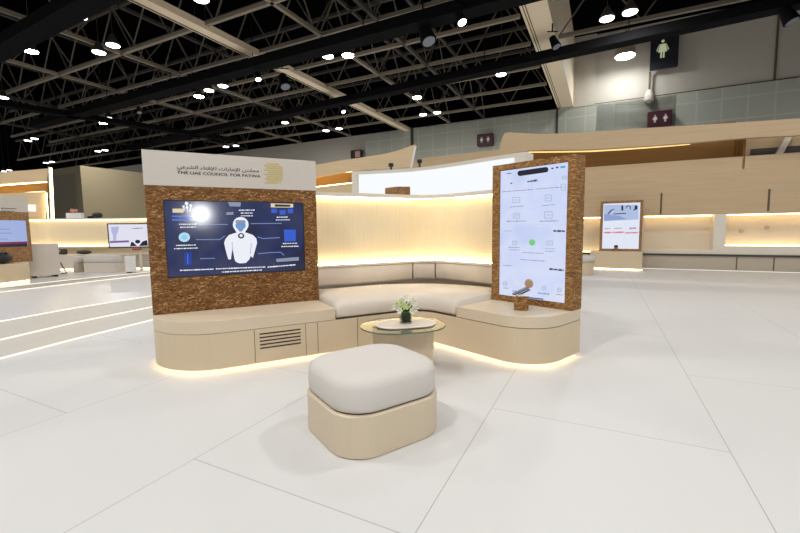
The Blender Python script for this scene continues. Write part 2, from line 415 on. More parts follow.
dark_beam('black lighting beam running lengthwise at the left, over the far left booth', p0, p1, w=.6, h=.3)

# ------------------------------------------------------------------ ceiling lamps
def lamp_proto():
    t = thing('high_bay_lamp', (0, 0, 9.0), 'x', 'lamp')
    part('housing', MB().lathe((0, 0, 9.0), [(.27, .03), (.27, .10), (.16, .28), (.10, .42), (.04, .5)], 16), 'steel2', t, smooth=False)
    part('lens', MB().lathe((0, 0, 9.0), [(.24, .0), (.255, .03)], 20), 'lamp', t)
    part('hook', MB().tube((0, 0, 9.4), (0, 0, 14.08), .012, 6), 'steel2', t)
    return t
lp = lamp_proto(); lpb = None
lamps = [
 (31, 52, 1, 'brightest glaring lamp in the top left corner under the black beam'),
 (99, 53, 0, 'left one of the close lamp pair in the upper left of the roof'),
 (113, 46, 0, 'right one of the close lamp pair in the upper left of the roof'),
 (79, 17, 0, 'lamp hanging from the upper left black beam at the top of the photo'),
 (3, 98, 0, 'lamp cut off by the left edge of the photo'),
 (103.5, 123.5, 1, 'bright lamp of the cluster of three right of the left black beam crossing'),
 (97, 121, 0, 'small lamp left in the cluster of three at the left roof'),
 (109, 118.5, 0, 'small lamp right in the cluster of three at the left roof'),
 (199, 97, 1, 'glaring lamp leftmost of the row of three above the header board'),
 (209, 91, 0, 'middle lamp of the row of three above the header board'),
 (223, 86.5, 0, 'rightmost lamp of the row of three above the header board'),
 (201, 0, 0, 'lamp cut off by the top edge of the photo beside the slim cream beam'),
 (328, 57, 0, 'lamp just left of the glaring one at the top centre'),
 (348, 56, 1, 'glaring lamp at the top centre under the black beam'),
 (285, 123, 0, 'single lamp hanging between the header board and the slim cream beam'),
 (326, 131, 0, 'left one of two small lamps below the slim cream beam'),
 (339, 129, 0, 'right one of two small lamps below the slim cream beam'),
 (417, 98, 1, 'bright lamp hanging just under the long black beam, near the centre'),
 (423, 115, 0, 'left one of the two lamps under the bright centre lamp, near the back wall'),
 (437, 113, 0, 'right one of the two lamps under the bright centre lamp, near the back wall'),
 (501, 75, 0, 'small lamp under the long black beam left of the deep cream beam'),
 (607, 19.5, 0, 'left one of the lamp pair right of the deep cream beam'),
 (630, 13, 0, 'right one of the lamp pair right of the deep cream beam'),
 (28, 141, 0, 'left one of the tiny lamp pair over the far left booth, upper pair'),
 (34.5, 139, 0, 'right one of the tiny lamp pair over the far left booth, upper pair'),
 (98, 151.5, 0, 'left one of the tiny lamp pair over the khaki wall block'),
 (105, 150.5, 0, 'right one of the tiny lamp pair over the khaki wall block'),
 (46, 163, 0, 'left one of the tiny lamp pair over the pointed end of the far left booth'),
 (52, 162, 0, 'right one of the tiny lamp pair over the pointed end of the far left booth'),
 (4, 171.5, 0, 'left one of the lowest tiny lamp pair at the left edge'),
 (9.5, 170.5, 0, 'right one of the lowest tiny lamp pair at the left edge'),
 (226, 147, 0, 'left one of the tiny lamp pair right above the header board lettering'),
 (236, 146, 0, 'right one of the tiny lamp pair right above the header board lettering'),
]
for i, (px, py, br, lb) in enumerate(lamps):
    x, y = atz(px, py, 9.0)
    if br:
        if lpb is None:
            lpb = copytree(lp, (x, y, 9.0))
            for ch in lpb.children:
                if ch.name.startswith('lens'):
                    ch.data = ch.data.copy(); ch.data.materials[0] = M['lampbright']
            c = lpb
        else: c = copytree(lpb, (x, y, 9.0))
    elif i == 1: lp.location = (x, y, 9.0); c = lp
    else: c = copytree(lp, (x, y, 9.0))
    tag(c, lb, 'lamp', 'high-bay lamps in the roof')
# wall lamp right, under the black beam
x, y = AB(29.5, onp(625, 57, AB(29.5, 0), BX)[0]); zz = onp(625, 57, AB(29.5, 0), BX)[1]
t = thing('hanging_lamp', (x, y, zz), 'wide white lamp shining in front of the plain wall left of the black sign', 'lamp')
part('housing', MB().lathe((x, y, zz), [(.55, .05), (.55, .45), (.3, .7)], 20), 'steel', t)
part('lens', MB().lathe((x, y, zz), [(.5, 0), (.54, .05)], 20), 'lampbright', t)
part('rod', MB().tube((x, y, zz+.7), (x, y, 14.0), .03, 6), 'blackmatte', t)

# theatre spotlights clamped under the beams
def spotlight(px, py, z, lb, dirx=0, s=1.0, lit=True):
    x, y = atz(px, py, z)
    t = thing('spotlight', (x, y, z), lb, 'spotlight', 'spotlights on the lighting beams')
    a = Vector((x, y, z+.32*s)); b_ = Vector((x+.10*s+dirx, y-.12*s, z-.02))
    part('can', MB().tube(a, b_, .10*s, 12, .15*s), 'blackmatte', t)
    d = (b_-a).normalized()
    part('lens', MB().tube(b_, b_+d*.01, .12*s, 12), 'lamp' if lit else 'grey', t)
    part('yoke', MB().bar((x-.17*s, y, z+.2*s), (x-.17*s, y, z+.5*s), .03, .03).bar((x+.17*s, y, z+.2*s), (x+.17*s, y, z+.5*s), .03, .03).bar((x-.17*s, y, z+.5*s), (x+.17*s, y, z+.5*s), .03, .03), 'blackmatte', t)
    part('clamp', MB().tube((x, y, z+.5*s), (x, y, z+.75*s), .03, 6), 'blackmatte', t)
for px, py, lb, s, lit in [
    (257, 80, 'small lit spotlight hanging under the beam beside the slim cream beam', 1, True),
    (342, 112, 'spotlight tilted sideways under the slim cream beam near the small lamps', 1, True),
    (139, 113, 'dim spotlight under the black beam above the header board', 1, False),
    (458, 24, 'black spotlight with a bright lens at the top centre right', 1.2, True),
    (782, 24, 'big black spotlight at the top right corner over the plain wall', 1.6, False),
    (552, 48, 'black spotlight on top of the long beam in front of the deep cream beam', 1.2, False),
    (423, 44, 'bulky unlit black spotlight above the long beam near the centre', 2.0, False),
    (283, 88, 'bulky unlit spotlight next to the lit one beside the slim cream beam', 1.8, False)]:
    spotlight(px, py, 8.0, lb, s=s, lit=lit)

# ------------------------------------------------------------------ signs on the back wall
def wall_sign(px0, py0, px1, py1, a, name, label, m, depth=.2, cat='sign'):
    P0 = AB(a, 0); s0, zt = onp(px0, py0, P0, BX); s1, zb = onp(px1, py1, P0, BX)
    t = thing(name, (*AB(a, (s0+s1)/2), zb), label, cat)
    part('box', MB().prism([AB(a, s0), AB(a, s1), AB(a+depth, s1), AB(a+depth, s0)], zb, zt), m, t, bevel=.02)
    return t, s0, s1, zb, zt
def person_pict(t, a, s, z0, h, m, name='pictogram'):
    """simple restroom figure"""
    w = h*.42
    def poly(ps): return MB().prism([(0, 0)], 0, 0) if not ps else MB().add([(*AB(a-.02, s+p[0]*w), z0+p[1]*h) for p in ps], [tuple(range(len(ps)))])
    mb = MB()
    for ps in ([(-.38, .9), (.38, .9), (.62, .38), (.3, .38), (.3, 0), (.06, 0), (.06, .38), (-.06, .38), (-.06, 0), (-.3, 0), (-.3, .38), (-.62, .38)],
               [(-.5, .88), (-.42, .94), (-.72, .45), (-.86, .5)], [(.5, .88), (.42, .94), (.72, .45), (.86, .5)],
               [(.22*math.cos(k*math.pi/6), 1.08+.09*math.sin(k*math.pi/6)) for k in range(12)]):
        mb.add([(*AB(a-.02, s+p[0]*w), z0+p[1]*h) for p in ps], [tuple(range(len(ps)))])
        mb.add([(*AB(a-.005, s+p[0]*w), z0+p[1]*h) for p in ps], [tuple(range(len(ps)))])
    part(name, mb, m, t)
t, s0, s1, zb, zt = wall_sign(651, 40, 678, 66, 30.9, 'restroom_sign', 'square black restroom sign with a pale green figure, hung high on the plain wall', 'signblack')
zt2 = zt
person_pict(t, 30.9, (s0+s1)/2-.1, zb+.35*(zt-zb), (zt-zb)*.5, 'signgreen')
x, y = AB(31.2, s0+.05)
t2 = thing('wall_speaker', (x, y, zb-1.9), 'small round pale speaker on a chain below the black restroom sign', 'speaker')
part('horn', MB().lathe((x, y, zb-1.9), [(.08, 0), (.28, .15), (.28, .4), (.10, .8)], 14), 'hallplain', t2)
part('chain', MB().tube((x, y, zb-1.1), (x, y, zb), .07, 6), 'seam', t2)
for r, lb in (((477, 134.5, 492.5, 144.5), 'maroon restroom sign on the pale wall left of the deep cream beam'), ((648, 112, 672, 124.5), 'maroon restroom sign just above the curved oak fascia at the right')):
    t, s0, s1, zb, zt = wall_sign(*r, 30.8, 'direction_sign', lb, 'maroon', .5)
    for f in (.3, .72): person_pict(t, 30.8, s0+(s1-s0)*f, zb+.25*(zt-zb), (zt-zb)*.42, 'pict')
t, s0, s1, zb, zt = wall_sign(350.5, 150.5, 361, 158, 30.8, 'wall_box', 'small black box on the hall wall above the left curved canopy', 'black', .4, 'box')
part('face', MB().prism([AB(30.77, s0+(s1-s0)*.45), AB(30.77, s1-.1), AB(30.8, s1-.1), AB(30.8, s0+(s1-s0)*.45)], zb+.1, zt-.12), 'pink', t)

# ================================================================== MAIN BOOTH
uL = np.array([.8867, .4624]); uR = np.array([.6558, -.755]); bL = np.array([-.4624, .8867]); bR = np.array([.755, .6558])
EL = np.array([-2.141, 3.461]); ER = np.array([.924, 4.068])
FL = EL-.54*bL; FR = ER-.54*bR
WL, WR = 1.469, .834
def isect(P, u, Q, v):
    t = np.linalg.solve(np.array([[u[0], -v[0]], [u[1], -v[1]]]), Q-P); return P+u*t[0]
def corner(d): return isect(FL+d*bL, uL, FR+d*bR, uR)
ZL, ZS, ZB = .432, .333, .036     # lid top, seam, bottom of the bench

# plan outline of the bench
endR = ER+uR*WR
front = [EL+bL*.17, FL, corner(0), FR+uR*WR, endR+bR*.17]
rads = [.53, .3, .36]
fpath = fillet(front, rads, 14)
# all left offsets go inwards (towards the wall)
def region(inset, z0, z1):
    f = offs(fpath, inset)
    back = [endR+bR*(.17-inset)-uR*inset, FR+uR*WR+bR*.71-uR*inset, FR+bR*.72, FR+bR*.9, corner(.9), FL+uL*WL+bL*.9, FL+uL*WL+bL*.72, EL+bL*.17+uL*inset]
    return MB().prism([tuple(p) for p in f]+[tuple(p) for p in back], z0, z1)
bench = thing('banquette_bench', (*corner(.4), 0), 'beige L-shaped bench unit with rounded ends, glowing along the floor', 'bench')
part('body', region(0, ZB, ZS-.004), 'body', bench)
part('shadow_gap', region(.006, ZS-.0045, ZS+.0005), 'seam', bench)
part('plinth', region(.09, 0, ZB), 'white', bench)
pl = offs(fpath, .07)
part('light_strip', sweep(offs(fpath, .045), [(0, ZB-.014), (.02, ZB-.014), (.02, ZB-.001), (0, ZB-.001)]), 'led', bench)
# lids at both ends (left one reaches to the panel end, right one to the phone panel)
cutL = FL+uL*(WL-.008)
fl_ = fillet([EL+bL*.17, FL, cutL], [.53], 14)
part('end_lid', MB().prism([tuple(p) for p in fl_]+[tuple(cutL+bL*.70), tuple(EL+bL*.16)], ZS, ZL), 'lid', bench, bevel=.006)
fr_ = fillet([FR, FR+uR*WR, endR+bR*.17], [.36], 14)
part('end_lid', MB().prism([tuple(p) for p in fr_]+[tuple(FR+bR*.70)], ZS, ZL), 'lid', bench, bevel=.006)
# flush doors and grille of the left front face
def onface(sa, sb, za, zb, out=.002, P=FL, u=uL, b_=bL, th=.004):
    a = P+u*sa-b_*out; c = P+u*sb-b_*out
    return MB().prism([tuple(a), tuple(c), tuple(c+b_*th), tuple(a+b_*th)], za, zb)
for s in (.752, 1.184, 1.292, 1.674):
    part('joint', onface(s-.002, s+.002, ZB+.012, ZS-.008, .0015), 'seam', bench)
vent = part('vent_grille', onface(.772, 1.162, ZB+.02, ZS-.02, .0015), 'body', bench)
for k in range(5):
    z = .284-.0305*k
    part('vent_slot', onface(.793, 1.138, z-.0055, z+.0055, .004), 'grille_dark', vent)

# seat cushion: one continuous L piece
sp = fillet([FL+uL*(WL+.003), corner(0), FR-uR*.012], [.28], 18)
sp = [p for p in sp]
H0 = ZS+.012
prof = [(0.012, H0), (0.004, H0+.02), (0.0, H0+.06), (.004, H0+.095), (.022, H0+.125), (.07, H0+.148), (.16, H0+.16), (.45, H0+.168), (.75, H0+.162), (.86, H0+.15), (.885, H0+.12), (.885, H0)]
cu = tag(part('seat_cushion', sweep(resample(sp, 60), prof), 'fabric', smooth=True), 'long cream L-shaped seat cushion on the bench between the two screens', 'cushion')
# rounded ends of the seat cushion
def squeeze_ends(o, path, dist=.10, drop=.035):
    me = o.data; n = len(prof); R = len(me.vertices)//n
    a = Vector((*path[0], 0))-o.location; b_ = Vector((*path[-1], 0))-o.location
    t0 = Vector((*(path[1]-path[0]), 0)).normalized(); t1 = Vector((*(path[-2]-path[-1]), 0)).normalized()
    for v in me.vertices:
        for q, t in ((a, t0), (b_, t1)):
            d = (v.co-q).xy.dot(t.xy)
            if d < dist and v.co.z > .05:
                f = 1-max(0, d)/dist; v.co.z -= drop*f*f*min(1, (v.co.z)/.16)
squeeze_ends(cu, resample(sp, 60))
# dark gap behind the seat, backrest cushions
def piece(path, s0, s1):
    q = resample(path, 400); L = [0]
    for a, b_ in zip(q, q[1:]): L.append(L[-1]+float(np.linalg.norm(b_-a)))
    return [p for p, l in zip(q, L) if s0 <= l <= s1], L[-1]
bp = fillet([FL+uL*1.0+bL*.9, corner(.9), FR+bR*.9+uR*.55], [.34], 24)
tot = piece(bp, 0, 99)[1]
lenL = float(np.linalg.norm(corner(.9)-(FL+uL*1.0+bL*.9)))
T = .34*math.tan(math.radians(38.3)); arc = .34*math.radians(76.6)
sA = lenL-T-.02; sB = lenL-T+arc*.6
prb = [(.012, .515), (0, .54), (-.004, .62), (-.002, .70), (.006, .718), (.02, .7265), (.08, .7265), (.09, .69), (.09, .515)]
def backrest(s0, s1, label):
    p, _ = piece(bp, s0, s1)
    o = part('backrest_cushion', sweep(p, prb), 'fabric', smooth=True); tag(o, label, 'cushion', 'backrest cushions'); return o
backrest(0, sA-.006, 'longest cream backrest cushion, left run of the sofa beside the left screen')
backrest(sA+.006, sB-.006, 'short curved backrest cushion in the corner of the sofa')
backrest(sB+.006, tot, 'cream backrest cushion on the right run, beside the phone-shaped screen')
# curved wall behind
wall = thing('curved_back_wall', (*corner(1.1), 0), 'curved fluted cream wall behind the sofa with glowing top and bottom edges', 'wall panel')
def wpath(d, r, x0=.6, x1=.5): return fillet([FL+uL*x0+bL*d, corner(d), FR+bR*d+uR*x1], [r], 24)
wp = resample(wpath(1.0, .44), 420)
L_ = 0; fl2 = []
cum = [0]
for a, b_ in zip(wp, wp[1:]): cum.append(cum[-1]+float(np.linalg.norm(b_-a)))
offp = offs(wp, 1.0)
fp = []
for i, p in enumerate(wp):
    n = (offp[i]-p); k = cum[i]/.062; f = .0
    ph = k % 1.0
    f = .0035*(1-abs(2*ph-1)**6)
    fp.append(p-n*f)
vs = []; n = len(fp)
part('fluted_panel', MB().rings([[(*p, .75) for p in fp]+[(*q, .75) for q in offs(wp, .10)[::-1]], [(*p, 1.54) for p in fp]+[(*q, 1.54) for q in offs(wp, .10)[::-1]]]), 'flute', wall)
part('wall_base', sweep(resample(wpath(1.0, .44), 60), [(0, .0), (.10, .0), (.10, .75), (0, .75)]), 'cream', wall)
part('ledge', sweep(resample(wpath(.90, .36), 60), [(-.004, .728), (.11, .728), (.11, .744), (.07, .744), (.07, .752), (-.004, .752)]), 'cream', wall)
part('top_cap', sweep(resample(wpath(.94, .39), 60), [(0, 1.528), (0, 1.574), (.18, 1.574), (.18, 1.54), (.03, 1.54), (.03, 1.528)]), 'cream', wall)
part('upper_light_strip', sweep(resample(wpath(.955, .42), 60), [(0, 1.526), (0, 1.538), (.015, 1.538), (.015, 1.526)]), 'ledwall', wall)
part('lower_light_strip', sweep(resample(wpath(.945, .42), 60), [(0, .753), (0, .765), (.015, .765), (.015, .753)]), 'ledwall', wall)

# ------------------------------------------------------------------ flat screen graphics on a vertical plane
class Plane:
    """traces polygons measured in photo pixels onto a vertical plane"""
    def __init__(s, P, u, n): s.P = np.array(P, float); s.u = np.array(u); s.n = np.array(n)
    def w(s, sz, out): p = s.P+s.u*sz[0]+s.n*out; return (float(p[0]), float(p[1]), sz[1])
    def px(s, x, y): return onp(x, y, s.P, s.u)
    def poly(s, pts, out, mb=None, raw=False, th=.0006):
        mb = mb or MB(); q = pts if raw else [s.px(*p) for p in pts]
        n = len(q); vs = [s.w(p, out) for p in q]+[s.w(p, out-th) for p in q]
        return mb.add(vs, [tuple(range(n)), tuple(range(n, 2*n))[::-1]]+[(i, (i+1) % n, n+(i+1) % n, n+i) for i in range(n)])
    def circ(s, x, y, rx, ry, out, mb=None, n=20): return s.poly([(x+rx*math.cos(2*math.pi*k/n), y+ry*math.sin(2*math.pi*k/n)) for k in range(n)], out, mb)
    def line(s, a, b_, w, out, mb=None):
        dx, dy = b_[0]-a[0], b_[1]-a[1]; L = math.hypot(dx, dy); nx, ny = -dy/L*w/2, dx/L*w/2
        return s.poly([(a[0]+nx, a[1]+ny), (b_[0]+nx, b_[1]+ny), (b_[0]-nx, b_[1]-ny), (a[0]-nx, a[1]-ny)], out, mb)
    def scrawl(s, a, b_, h, out, mb=None, seed=1):
        """a row of small uneven strokes standing for an illegible caption"""
        rnd = random.Random(seed); mb = mb or MB(); L = math.hypot(b_[0]-a[0], b_[1]-a[1]); k = 0.0
        while k < L:
            w = rnd.uniform(1.2, 3.2)*max(.6, h/1.6); hh = h*rnd.uniform(.55, 1.0)
            t0, t1 = k/L, min(1, (k+w)/L)
            s.line((a[0]+(b_[0]-a[0])*t0, a[1]+(b_[1]-a[1])*t0), (a[0]+(b_[0]-a[0])*t1, a[1]+(b_[1]-a[1])*t1), hh, out, mb); k += w+rnd.uniform(.25, .7)
        return mb
def board_with_hole(u, n, P, s0, s1, z0, z1, hs0, hs1, hz0, hz1, depth):
    """vertical board with a rectangular recess, front face on the plane"""
    pl_ = Plane(P, u, n); mb = MB()
    for a, b_, c, d in ((s0, hs0, z0, z1), (hs1, s1, z0, z1), (hs0, hs1, z0, hz0), (hs0, hs1, hz1, z1)):
        mb.prism([pl_.w((a, 0), 0)[:2], pl_.w((b_, 0), 0)[:2], pl_.w((b_, 0), -depth)[:2], pl_.w((a, 0), -depth)[:2]], c, d)
    mb.prism([pl_.w((hs0, 0), -.03)[:2], pl_.w((hs1, 0), -.03)[:2], pl_.w((hs1, 0), -depth)[:2], pl_.w((hs0, 0), -depth)[:2]], hz0, hz1)
    return mb
def text_mesh(body, size, weight_offset=0.0, width=None):
    cu = bpy.data.curves.new('t', 'FONT'); cu.body = body; cu.size = size; cu.offset = weight_offset; cu.align_x = 'LEFT'; cu.resolution_u = 3
    ob = bpy.data.objects.new('t', cu); col.objects.link(ob); bpy.context.view_layer.update()
    me = bpy.data.meshes.new_from_object(ob.evaluated_get(bpy.context.evaluated_depsgraph_get()))
    vs = [tuple(v.co) for v in me.vertices]; fs = [tuple(p.vertices) for p in me.polygons]
    bpy.data.objects.remove(ob); bpy.data.curves.remove(cu); bpy.data.meshes.remove(me)
    return vs, fs
def put_text(pl_, body, a, b_, h, out, woff=0.0):
    """fit text between plane points a=(s,z) and b=(s,z) baseline, cap height h"""
    vs, fs = text_mesh(body, 1.0, woff)
    x0 = min(v[0] for v in vs); x1 = max(v[0] for v in vs); y1 = max(v[1] for v in vs); y0 = min(v[1] for v in vs)
    mb = MB(); q = []
    for v in vs:
        t = (v[0]-x0)/(x1-x0); q.append(pl_.w((a[0]+(b_[0]-a[0])*t, a[1]+(b_[1]-a[1])*t+h*(v[1]-y0)/(y1-y0)), out))
    return mb.add(q, fs)

# ---- left display panel
nL = -bL
PL = Plane(EL, uL, nL)
S = .8475
hs0, hs1 = .1273, .1273+1.212
hz1 = 1.15+.325*S; hz0 = 1.15-.479*S
zH0 = 1.15+.466*S; zH1 = 1.15+.811*S
dp = thing('screen_kiosk', (*(EL+uL*WL/2), ZL), 'wide brown flake-board display panel with a pale titled header and a dark blue screen', 'display panel')
part('board', board_with_hole(uL, nL, EL, 0, WL, ZL+.001, zH0, hs0, hs1, hz0, hz1, .17), 'osbL', dp)
hb = part('header_board', MB().prism([PL.w((-.004, 0), .004)[:2], PL.w((WL+.004, 0), .004)[:2], PL.w((WL+.004, 0), -.174)[:2], PL.w((-.004, 0), -.174)[:2]], zH0, zH1), 'header', dp, bevel=.002)
# lettering
e0 = PL.px(177, 173.9); e1 = PL.px(260.5, 177.2)
cap = .026
part('lettering', put_text(PL, 'THE UAE COUNCIL FOR FATWA', e0, (e1[0], e0[1]), cap, .0065, .016), 'ink', hb)
def arab(words_):
    return words_
# presentation forms, written right-to-left then mirrored into visual order
W1 = '\uFEE3\uFEA0\uFEE0\uFEB2'                                  # majlis
W2 = '\uFE8D\uFEF9\uFEE3\uFE8E\uFEAD\uFE8D\uFE95'                  # al-imarat
W3 = '\uFEDF\uFEFA\uFED3\uFE98\uFE8E\uFE80'                        # lil-ifta
W4 = '\uFE8D\uFEDF\uFEB8\uFEAE\uFECB\uFEF2'                        # al-shar'i
visual = ' '.join([W4[::-1], W3[::-1], W2[::-1], W1[::-1]])
a0 = PL.px(177, 170.2); a1 = PL.px(259, 173.0)
try:
    mbt = put_text(PL, visual, a0, (a1[0], a0[1]), .047, .0065, .012)
    part('arabic_lettering', mbt, 'ink', hb)
except Exception as e: print('arabic failed', e)
# golden emblem: stacked bars with a stepped outline
lg = MB(); l0 = PL.px(263.7, 162.5); l1 = PL.px(283.2, 184.8)
ws, hs = l1[0]-l0[0], l0[1]-l1[1]
for k, (x0, x1) in enumerate([(.12, .82), (0, 1), (.1, 1), (0, 1), (.22, 1), (0, .98), (.1, 1), (0, .96), (.14, .9), (0, .74)]):
    z = l0[1]-hs*(k+.2)/10
    PL.poly([(l0[0]+ws*x0, z), (l0[0]+ws*x1, z), (l0[0]+ws*x1, z-hs*.055), (l0[0]+ws*x0, z-hs*.055)], .0065, lg, raw=True)
rnd = random.Random(3)
for k in range(14):
    x = rnd.uniform(.28, .95); z = l0[1]-hs*rnd.uniform(.15, .9); w = rnd.uniform(.02, .12)
    PL.poly([(l0[0]+ws*x, z), (l0[0]+ws*min(1, x+w), z), (l0[0]+ws*min(1, x+w), z-hs*.03), (l0[0]+ws*x, z-hs*.03)], .0062, lg, raw=True)
part('emblem', lg, 'gold', hb)
# screen
bez = MB()
scrn = part('screen', MB().prism([PL.w((hs0, 0), -.012)[:2], PL.w((hs1, 0), -.012)[:2], PL.w((hs1, 0), -.03)[:2], PL.w((hs0, 0), -.03)[:2]], hz0, hz1), 'black', dp)
def gradscreen(name, cols, axis_u, lo, hi, rough=.11, fine=True):
    m, nt, b = newmat(name); L = nt.links
    b.inputs['Base Color'].default_value = (.008, .008, .01, 1); b.inputs['Roughness'].default_value = rough
    tc = N(nt, 'ShaderNodeTexCoord'); n1 = N(nt, 'ShaderNodeTexNoise'); n1.inputs['Scale'].default_value = 2.2; n1.inputs['Detail'].default_value = 2
    L.new(tc.outputs['Object'], n1.inputs['Vector'])
    rp = N(nt, 'ShaderNodeValToRGB'); cr = rp.color_ramp
    cr.elements[0].position = lo; cr.elements[0].color = lin(cols[0])+(1,); cr.elements[1].position = hi; cr.elements[1].color = lin(cols[-1])+(1,)
    for i, c in enumerate(cols[1:-1]): e = cr.elements.new(lo+(hi-lo)*(i+1)/(len(cols)-1)); e.color = lin(c)+(1,)
    L.new(n1.outputs['Fac'], rp.inputs['Fac']); L.new(rp.outputs['Color'], b.inputs['Emission Color']); b.inputs['Emission Strength'].default_value = 1
    return m
M['navy'] = gradscreen('navy screen picture', [(26, 30, 60), (34, 44, 88), (46, 52, 88), (28, 36, 76)], 0, .35, .65)
bz = .008
part('picture', PL.poly([(hs0+bz, hz0+bz*1.6), (hs1-bz, hz0+bz*1.6), (hs1-bz, hz1-bz), (hs0+bz, hz1-bz)], -.0105, raw=True), 'navy', scrn)
M['s_white'] = scr('screen white', (238, 240, 250)); M['s_blue'] = scr('screen blue', (48, 92, 205)); M['s_pale'] = scr('screen pale blue', (150, 205, 235))
M['s_line'] = scr('screen thin line', (120, 140, 190)); M['s_face'] = scr('screen face blue', (110, 150, 205)); M['s_dark'] = scr('screen dark', (40, 44, 62))
M['s_deep'] = scr('screen deep blue', (26, 62, 160)); M['s_grey'] = scr('screen grey', (140, 150, 170)); M['s_beige'] = scr('screen beige', (225, 210, 175))
M['s_cyan'] = scr('screen light cyan', (178, 225, 240)); M['s_violet'] = scr('screen violet blue', (90, 120, 220))
o1, o2, o3 = -.0098, -.0090, -.0082
# robed figure
part('figure', PL.poly([(235, 233), (229, 235), (225.5, 239), (224.2, 243), (225.5, 249), (227, 255), (228.5, 259.5), (231, 259.5), (232, 252), (232.5, 247), (233.5, 253), (234.5, 259), (236, 262), (240, 263.5), (246, 263), (249.5, 259.5), (250.8, 256), (253, 258), (255.3, 250), (257.2, 243), (256.5, 238.5), (253, 235), (247, 232.8), (241, 232)], o1), 'emit_fig' if False else 's_white', scrn)
part('figure_sleeve_lines', PL.line((232.2, 242), (232.6, 252), .5, o2, PL.line((251.5, 243), (250.6, 254), .5, o2)), 's_grey', scrn)
part('headscarf', PL.circ(240.8, 224.5, 7.9, 7.6, o2, PL.poly([(234.5, 229), (247, 229.3), (243.8, 234.5), (238, 234.5)], o2)), 's_white', scrn)
part('face', PL.circ(240.7, 225.3, 5.2, 4.4, o3, PL.poly([(237, 228), (244.3, 228), (242, 231.5), (239.5, 231.5)], o3)), 's_face', scrn)
part('brow', PL.poly([(235.3, 222.5), (246, 222.7), (245.2, 220.2), (236.2, 220)], o3+.0004), 's_grey', scrn)
part('beard', PL.circ(241.2, 235.8, 3.2, 2.8, o3), 's_dark', scrn)
part('beard_centre', PL.circ(241.2, 235.6, 1.6, 1.5, o3+.0006), 's_white', scrn)
mb = MB()
for a, b_ in (((198, 224.4), (228, 224.5)), ((251, 223.6), (282, 223.3)), ((196, 239.6), (220, 239.5)), ((220, 239.5), (225, 236)), ((258, 236.8), (263, 238.6)), ((263, 238.6), (280, 237.6)), ((200, 258.7), (215, 258.3)), ((258, 253.8), (272, 252.5)), ((272, 252.5), (281, 252.3)), ((281, 252.3), (284.5, 255.5))): part('callout_line', PL.line(a, b_, .8, o1), 's_line', scrn)
mb = MB(); k = 0
for a, b_, h in (((179, 224.3), (197, 224.2), 1.3), ((180, 227.3), (196, 227.0), 1.2), ((176, 245.5), (196, 245.0), 1.3), ((174, 248.8), (198, 248.0), 1.3), ((239, 210.2), (255, 210), 1.3), ((241, 213), (253, 213), 1.2), ((241, 215.8), (253, 215.8), 1.2), ((277, 217.2), (288, 217.0), 1.3), ((276, 220), (290, 219.7), 1.2), ((283, 243.6), (297.5, 243.2), 1.3), ((281.5, 246.6), (299, 246.2), 1.3), ((180, 270.5), (214, 269.2), 1.4), ((216, 269), (266, 267), 1.4), ((268, 267.2), (296, 264.8), 1.5), ((222, 272.2), (262, 270.0), 1.3)):
    k += 1; part('caption', PL.scrawl(a, b_, h, o1, None, k), 's_white', scrn)
part('ticker', PL.poly([(276, 259), (299, 257), (299, 260.6), (277, 262)], o1), 's_grey', scrn)
part('round_icon', PL.circ(184.3, 237.2, 5.7, 4.8, o1), 's_cyan', scrn)
part('icon_detail', PL.circ(184.3, 237.2, 3.2, 2.6, o2), 's_pale', scrn)
part('hand_icon', PL.poly([(172.5, 208.5), (183.5, 208.6), (183.5, 212.6), (172.5, 212.6)], o1), 's_beige', scrn)
mb = MB()
for (x, y, r) in ((186.5, 203.5, 1.8), (183.5, 206.5, 1.3), (190.5, 205.5, 1.2), (187, 207.5, 1.5)): PL.circ(x, y, r, r, o2, mb)
for a, b_ in (((183.5, 206), (184.5, 211)), ((187, 205), (187.5, 212)), ((190.8, 206), (190, 211))): PL.line(a, b_, 1.2, o2, mb)
part('cluster_icon', mb, 's_white', scrn)
part('blue_bands', PL.poly([(172, 215.5), (192, 215.5), (192, 217), (172, 217)], o1, PL.poly([(172, 219), (196, 219), (196, 220.6), (172, 220.6)], o1)), 's_violet', scrn)
part('blue_square', PL.poly([(284, 229.5), (296, 229.8), (296, 241.2), (284.5, 241.5)], o1), 's_blue', scrn)
part('dashboard_icon', PL.poly([(271, 203.2), (293.5, 203.8), (293.3, 207.5), (271, 207.3)], o1), 's_beige', scrn)
part('dashboard_strip', PL.poly([(275, 204.2), (290.5, 204.7), (290.3, 206.8), (275, 206.6)], o2), 's_dark', scrn)
part('dashboard_tiles', PL.poly([(271.5, 208.5), (277, 208.6), (277, 213), (271.5, 212.9)], o1, PL.poly([(288, 208.6), (293.5, 208.7), (293.2, 213.2), (288, 213.1)], o1, PL.poly([(279.5, 210), (286, 210), (285.6, 214.6), (280, 214.6)], o1))), 's_blue', scrn)
part('dark_blue_icon', PL.poly([(184.5, 252.5), (191.5, 252.3), (191.7, 265), (184.7, 265.3)], o1), 's_deep', scrn)
part('icon_stroke', PL.line((187.6, 254), (188, 264), .8, o2), 's_violet', scrn)
part('top_tag', PL.poly([(228, 202), (241, 202.2), (240.5, 206.5), (230, 206.3)], o1), 's_grey', scrn)
part('top_tag', PL.poly([(226.5, 212.2), (233.5, 212), (233.5, 214.6), (226.5, 214.8)], o1), 's_grey', scrn)

